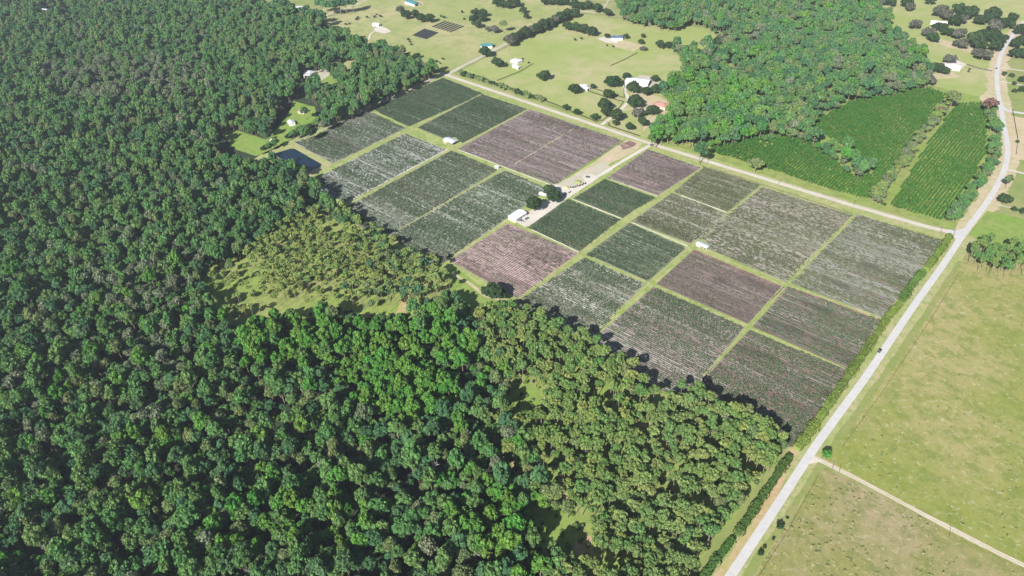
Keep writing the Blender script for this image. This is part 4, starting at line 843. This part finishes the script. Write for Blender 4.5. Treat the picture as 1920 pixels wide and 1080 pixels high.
# nursery beds in the west pasture: fourteen dark strips
bedm = plain('black_shade_cloth', (.045, .048, .055), .8, 0, .2)
for base, n, dx in ((((775, 67), (797, 55)), 7, (3.9, 1.1)), (((811, 51), (836, 40)), 7, (5.4, 1.6))):
    for k in range(n):
        A = P(base[0][0]+dx[0]*k, base[0][1]+dx[1]*k); B = P(base[1][0]+dx[0]*k, base[1][1]+dx[1]*k); e = empty('nursery_bed', A.lerp(B, .5), math.atan2((B-A).y, (B-A).x))
        l = (B-A).length/2; tag(e, 'long dark nursery bed in the '+('left' if n*dx[0] < 30 else 'right')+' block of parallel strips in the west pasture', 'nursery bed', 'dark nursery beds in the west pasture')
        mb = MB(); mb.box(-l, l, -1.3, 1.3, 0, 1.1); mb.build('cover', bedm, e); mb = MB()
        for x in np.linspace(-l+.5, l-.5, 8): mb.box(x-.06, x+.06, -1.4, -1.32, 0, 1.2)
        mb.build('stake', wood, e)

# ------------------------------------------------------------------ fences, poles, vehicles, clutter
def fence(px, label, posts=True):
    A = W(px); e = empty('fence', A[0]); tag(e, label, 'fence', 'dark board fences of the horse pasture'); o0 = A[0]
    mb = MB(); mp_ = MB()
    for a, b in zip(A, A[1:]):
        a = a-o0; b = b-o0; l = (b-a).length; t_ = (b-a)/l; s_ = Vector((-t_.y, t_.x, 0))*.06
        for z in (.45, .9, 1.35):
            for off in (1,):
                q = [a+s_, b+s_, b-s_, a-s_]; k = len(mb.v)
                mb.v += [(p.x, p.y, z-.12) for p in q]+[(p.x, p.y, z+.12) for p in q]
                for f in ((0, 3, 2, 1), (4, 5, 6, 7), (0, 1, 5, 4), (1, 2, 6, 5), (2, 3, 7, 6), (3, 0, 4, 7)): mb.f.append(tuple(k+i for i in f)); mb.m.append(0)
        for i in range(int(l/3)+1):
            p = a+t_*i*3; mp_.box(p.x-.1, p.x+.1, p.y-.1, p.y+.1, 0, 1.55)
    mb.build('rail', brn, e); o_ = mp_.build('post', brn, e); o_['kind'] = 'stuff'
fence([(1012, 186), (1040, 196), (1118, 229), (1122, 226), (1130, 227), (1140, 218)], 'dark board fence along the sand road left of the driveway')
fence([(1138, 230), (1143, 233), (1140, 236), (1200, 256)], 'dark board fence along the sand road right of the driveway')
fence([(1100, 170), (1130, 181), (1163, 190)], 'lower dark fence of the lane from the white stable'); fence([(1117, 168), (1135, 173), (1169, 184)], 'upper dark fence of the lane from the white stable')
fence([(1158, 206), (1169, 192), (1164, 189)], 'dark fence curving along the driveway'); fence([(1170, 184), (1169, 168), (1173, 155), (1162, 148)], 'dark fence left of the long white barn')
fence([(1813, 122), (1835, 129), (1860, 134)], 'dark fence along the drive to the pale hip roofed house')
fence([(932, 152), (975, 135), (1000, 120)], 'thin fence line crossing the pasture below the farmhouse'); fence([(1145, 124), (1170, 113), (1195, 100)], 'thin fence line across the upper pasture')
fence([(1898, 206), (1908, 262), (1905, 290)], 'wire fence along the bare lot right of the road')
def wire(px, label):
    A = W(px); e = empty('fence', A[0]); tag(e, label, 'fence', 'post and wire fences'); mb = MB(); mp_ = MB(); o0 = A[0]
    for a, b in zip(A, A[1:]):
        a = a-o0; b = b-o0; n = max(1, int((b-a).length/4))
        for z in (.5, .9, 1.25): mb.tube(a+Vector((0, 0, z)), b+Vector((0, 0, z)), .02, .02, 3)
        for i in range(n): p = a.lerp(b, i/n); mp_.box(p.x-.08, p.x+.08, p.y-.08, p.y+.08, 0, 1.4)
    mb.build('wire', brn, e); mp_.build('post', wood, e)['kind'] = 'stuff'
wire([(1580, 838), (1650, 742), (1745, 600), (1800, 510)], 'post and wire fence along the upper right pasture beside the road verge')
wire([(1420, 1085), (1475, 1000), (1535, 890)], 'post and wire fence along the lower right pasture beside the road verge')
polem = plain('pole_wood', (.2, .16, .12))
def pole(px, py, h, label, arm=True):
    p = P(px, py); e = empty('utility_pole', p, math.radians(10)); tag(e, label, 'utility pole', 'utility poles')
    mb = MB(); mb.tube((0, 0, -.2), (0, 0, h), .16, .1, 7); mb.build('post', polem, e)
    if arm: mb = MB(); mb.box(-1.1, 1.1, -.08, .08, h-.9, h-.72); mb.build('crossarm', polem, e); mb = MB(); [mb.tube((x, 0, h-.72), (x, 0, h-.5), .07, .05) for x in (-1, -.4, .4, 1)]; mb.build('insulator', wallw, e)
pole(1600, 388, 9, 'utility pole on the sand road verge at the last grass track'); pole(1763, 438, 9, 'utility pole left of the road junction'); pole(1788, 443, 8, 'utility pole at the road junction')
pole(1326, 306, 9, 'utility pole opposite the front tree of the woods'); pole(1459, 347, 9, 'utility pole beside the sand road halfway to the junction'); pole(1209, 262, 9, 'utility pole at the corner of the woods')
pole(1560, 881, 6, 'short pole beside the dirt track nearest the road', False); pole(1573, 886, 5, 'second short pole beside the dirt track', False); pole(1780, 1007, 6.5, 'lone pole halfway along the dirt track', False)
pole(1284, 448, 8, 'pale pole left of the white tin shelter', False); pole(1298, 446, 6, 'shorter pale pole beside the white tin shelter', False)
pole(1385, 1010, 6, 'leaning pole in the gap of the dark hedge', False)
def car(px, py, rot, col, label, kind='car', s=1.0):
    e = empty('parked_car' if 'parked' in label else 'car', P(px, py), rot); e.location.z = .3; tag(e, label, kind, 'cars'); e.scale = (s, s, s)
    b = MB(); prof = [(-2.3, .35), (-2.3, .85), (-1.7, 1.0), (1.1, 1.0), (2.2, .85), (2.3, .35)]
    for y in (-.9, .9): b.poly([(x, y, z) for x, z in (prof if y < 0 else prof[::-1])])
    for (x0, z0), (x1, z1) in zip(prof, prof[1:]+prof[:1]): b.poly([(x0, -.9, z0), (x0, .9, z0), (x1, .9, z1), (x1, -.9, z1)])
    b.build('body', plain('car_paint', col, .25), e)
    c = MB(); pr = [(-1.6, 1.0), (-1.2, 1.5), (.3, 1.5), (1.0, 1.0)]
    for y in (-.8, .8): c.poly([(x, y*(.9 if z > 1.2 else 1), z) for x, z in (pr if y < 0 else pr[::-1])])
    for (x0, z0), (x1, z1) in zip(pr, pr[1:]): c.poly([(x0, -.8*(.9 if z0 > 1.2 else 1), z0), (x0, .8*(.9 if z0 > 1.2 else 1), z0), (x1, .8*(.9 if z1 > 1.2 else 1), z1), (x1, -.8*(.9 if z1 > 1.2 else 1), z1)])
    c.build('cabin_glass', gls, e)
    r = MB(); r.box(-1.1, .25, -.7, .7, 1.5, 1.54); r.build('roof', plain('car_roof', col, .25), e)
    for x in (-1.4, 1.4):
        for y in (-.92, .72): wv = MB(); wv.tube((x, y, .33), (x, y+.2, .33), .33, .33, 12); wv.poly([(x+.33*math.cos(t*.523), y, .33+.33*math.sin(t*.523)) for t in range(12)]); wv.build('wheel', dk, e)
A, B = P(1645, 660), P(1700, 575); rd = math.atan2((B-A).y, (B-A).x)
car(1649, 659, rd, (.03, .03, .035), 'dark car driving on the county road beside the hedge', s=1.05)
car(1868, 129, rd, (.05, .05, .06), 'dark car far away on the curved road'); car(1222, 273, 1.2, (.04, .04, .05), 'dark car turning onto the sand road from the service road'); car(1102, 333, .4, (.05, .05, .06), 'dark parked car on the pale pad by the service road')
car(977, 415, .2, (.09, .09, .1), 'dark parked truck nearest the white packing shed'); car(980, 418, 1.0, (.6, .6, .6), 'pale parked car in the packing yard'); car(988, 411, 1.5, (.10, .12, .14), 'dark parked car in the middle of the packing yard')
# equipment, tanks and heaps round the yard
def heap(px, py, r, h, m_, name, label, cat, n=60):
    e = P(px, py); V, Fc = [], []; k = 10
    for j in range(5):
        for i in range(k):
            a = i*6.283/k; rr = r*(1-j/5)*(1+.3*noise.noise(Vector((math.cos(a)*2, math.sin(a)*2, px)))); V.append((math.cos(a)*rr, math.sin(a)*rr*.7, h*math.sin(j/5*1.57)+random.uniform(-.08, .08)*h*(j > 0)))
    V.append((0, 0, h))
    for j in range(4):
        for i in range(k): Fc.append((j*k+i, j*k+(i+1) % k, j*k+k+(i+1) % k, j*k+k+i))
    for i in range(k): Fc.append((4*k+i, 4*k+(i+1) % k, 5*k))
    o_ = link(name, mesh(name, V, Fc, m_), None, (e.x, e.y, .2)); return tag(o_, label, cat)
heap(1084, 341, 5, 1.2, G['verge'], 'weed_heap', 'yellow green weedy mound above the packing yard', 'mound'); heap(1062, 352, 4, 1.5, G['tanverge'], 'dirt_heap', 'tan dirt heap at the packing yard', 'heap'); heap(1175, 272, 6, 1.3, G['redsoil'], 'mulch_pile', 'reddish mulch pile beside the service road entrance', 'heap')
for q, l, r_, c in (((1018, 366), 8, .3, wht), ((1043, 358), 8, -.4, gal)):
    e = empty('trailer', P(*q), r_); tag(e, ('white trailer left' if c is wht else 'pale blue trailer right')+' of the dark trees in the packing yard', 'trailer', 'trailers in the yard'); mb = MB(); mb.box(-l/2, l/2, -1.3, 1.3, .6, 2.8); mb.build('box', c, e)
    for x in (-l*.3, l*.3):
        for y in (-1.25, 1.05): mb = MB(); mb.tube((x, y, .5), (x, y+.2, .5), .5, .5, 10); mb.build('wheel', dk, e)
for i, (u, v) in enumerate(((1072, 352), (1078, 351), (1085, 349), (1091, 347), (1096, 345), (1068, 361), (1058, 366), (1052, 371))):
    p = P(u, v); e = empty('equipment_rack', p, random.random()*3); tag(e, 'low dark piece of farm equipment along the packing yard edge', 'farm equipment', 'farm equipment along the yard edge'); mb = MB(); mb.box(-1.6, 1.6, -.7, .7, .4, 1.2); mb.build('frame', dk, e); mb = MB(); mb.box(-.5, .5, -.5, .5, 1.2, 2); mb.build('hopper', gry, e)
    for x in (-1.1, 1.1): mb = MB(); mb.tube((x, -.8, .45), (x, .8, .45), .42, .42, 10); mb.build('wheel', dk, e)
# tufts and pale stones in the right hand pastures
pts = []
for poly in ([(1800, 520), (1990, 560), (2300, 900), (2300, 1330), (1935, 1063), (1590, 885), (1580, 800)], [(1545, 880), (1920, 1068), (2050, 1140), (2000, 1300), (1380, 1240), (1430, 1050)]):
    pw = W(poly); xs = [p.x for p in pw]; ys = [p.y for p in pw]
    for _ in range(4200):
        x, y = random.uniform(min(xs), max(xs)), random.uniform(min(ys), max(ys))
        if inside(x, y, pw) and noise.noise(Vector((x*.035, y*.035, 2)))+.5*noise.noise(Vector((x*.12, y*.12, 7))) > random.uniform(-.35, .55): pts.append((x, y, .06))
scatter('weeds', pts, [random.random()*6.28 for _ in pts], [(lambda s: (s, s, s))(random.choice((.35, .5, .7, .9, 1.5))*random.uniform(.8, 1.2)) for _ in pts], [random.randrange(4) for _ in pts], 'tuft', 'low weeds scattered over the right hand pastures', 'weeds')

# ------------------------------------------------------------------ haze
bm = MB(); bm.box(-R_-50, 2650, -1550, 5250, -1, 364)
m, t, N, L = newmat('haze'); pv = N('ShaderNodeVolumePrincipled'); pv.inputs['Color'].default_value = (.78, .88, 1, 1); pv.inputs['Density'].default_value = .00008; pv.inputs['Anisotropy'].default_value = .2
o = N('ShaderNodeOutputMaterial'); L(pv.outputs[0], o.inputs['Volume'])
hz = bm.build('haze', m); tag(hz, 'thin bluish air over the whole landscape', 'haze', kind='stuff')
print('hard', len(hard), 'pines', len(pines), 'thin', len(thin), 'ne', len(nef), 'objects', len(bpy.data.objects))
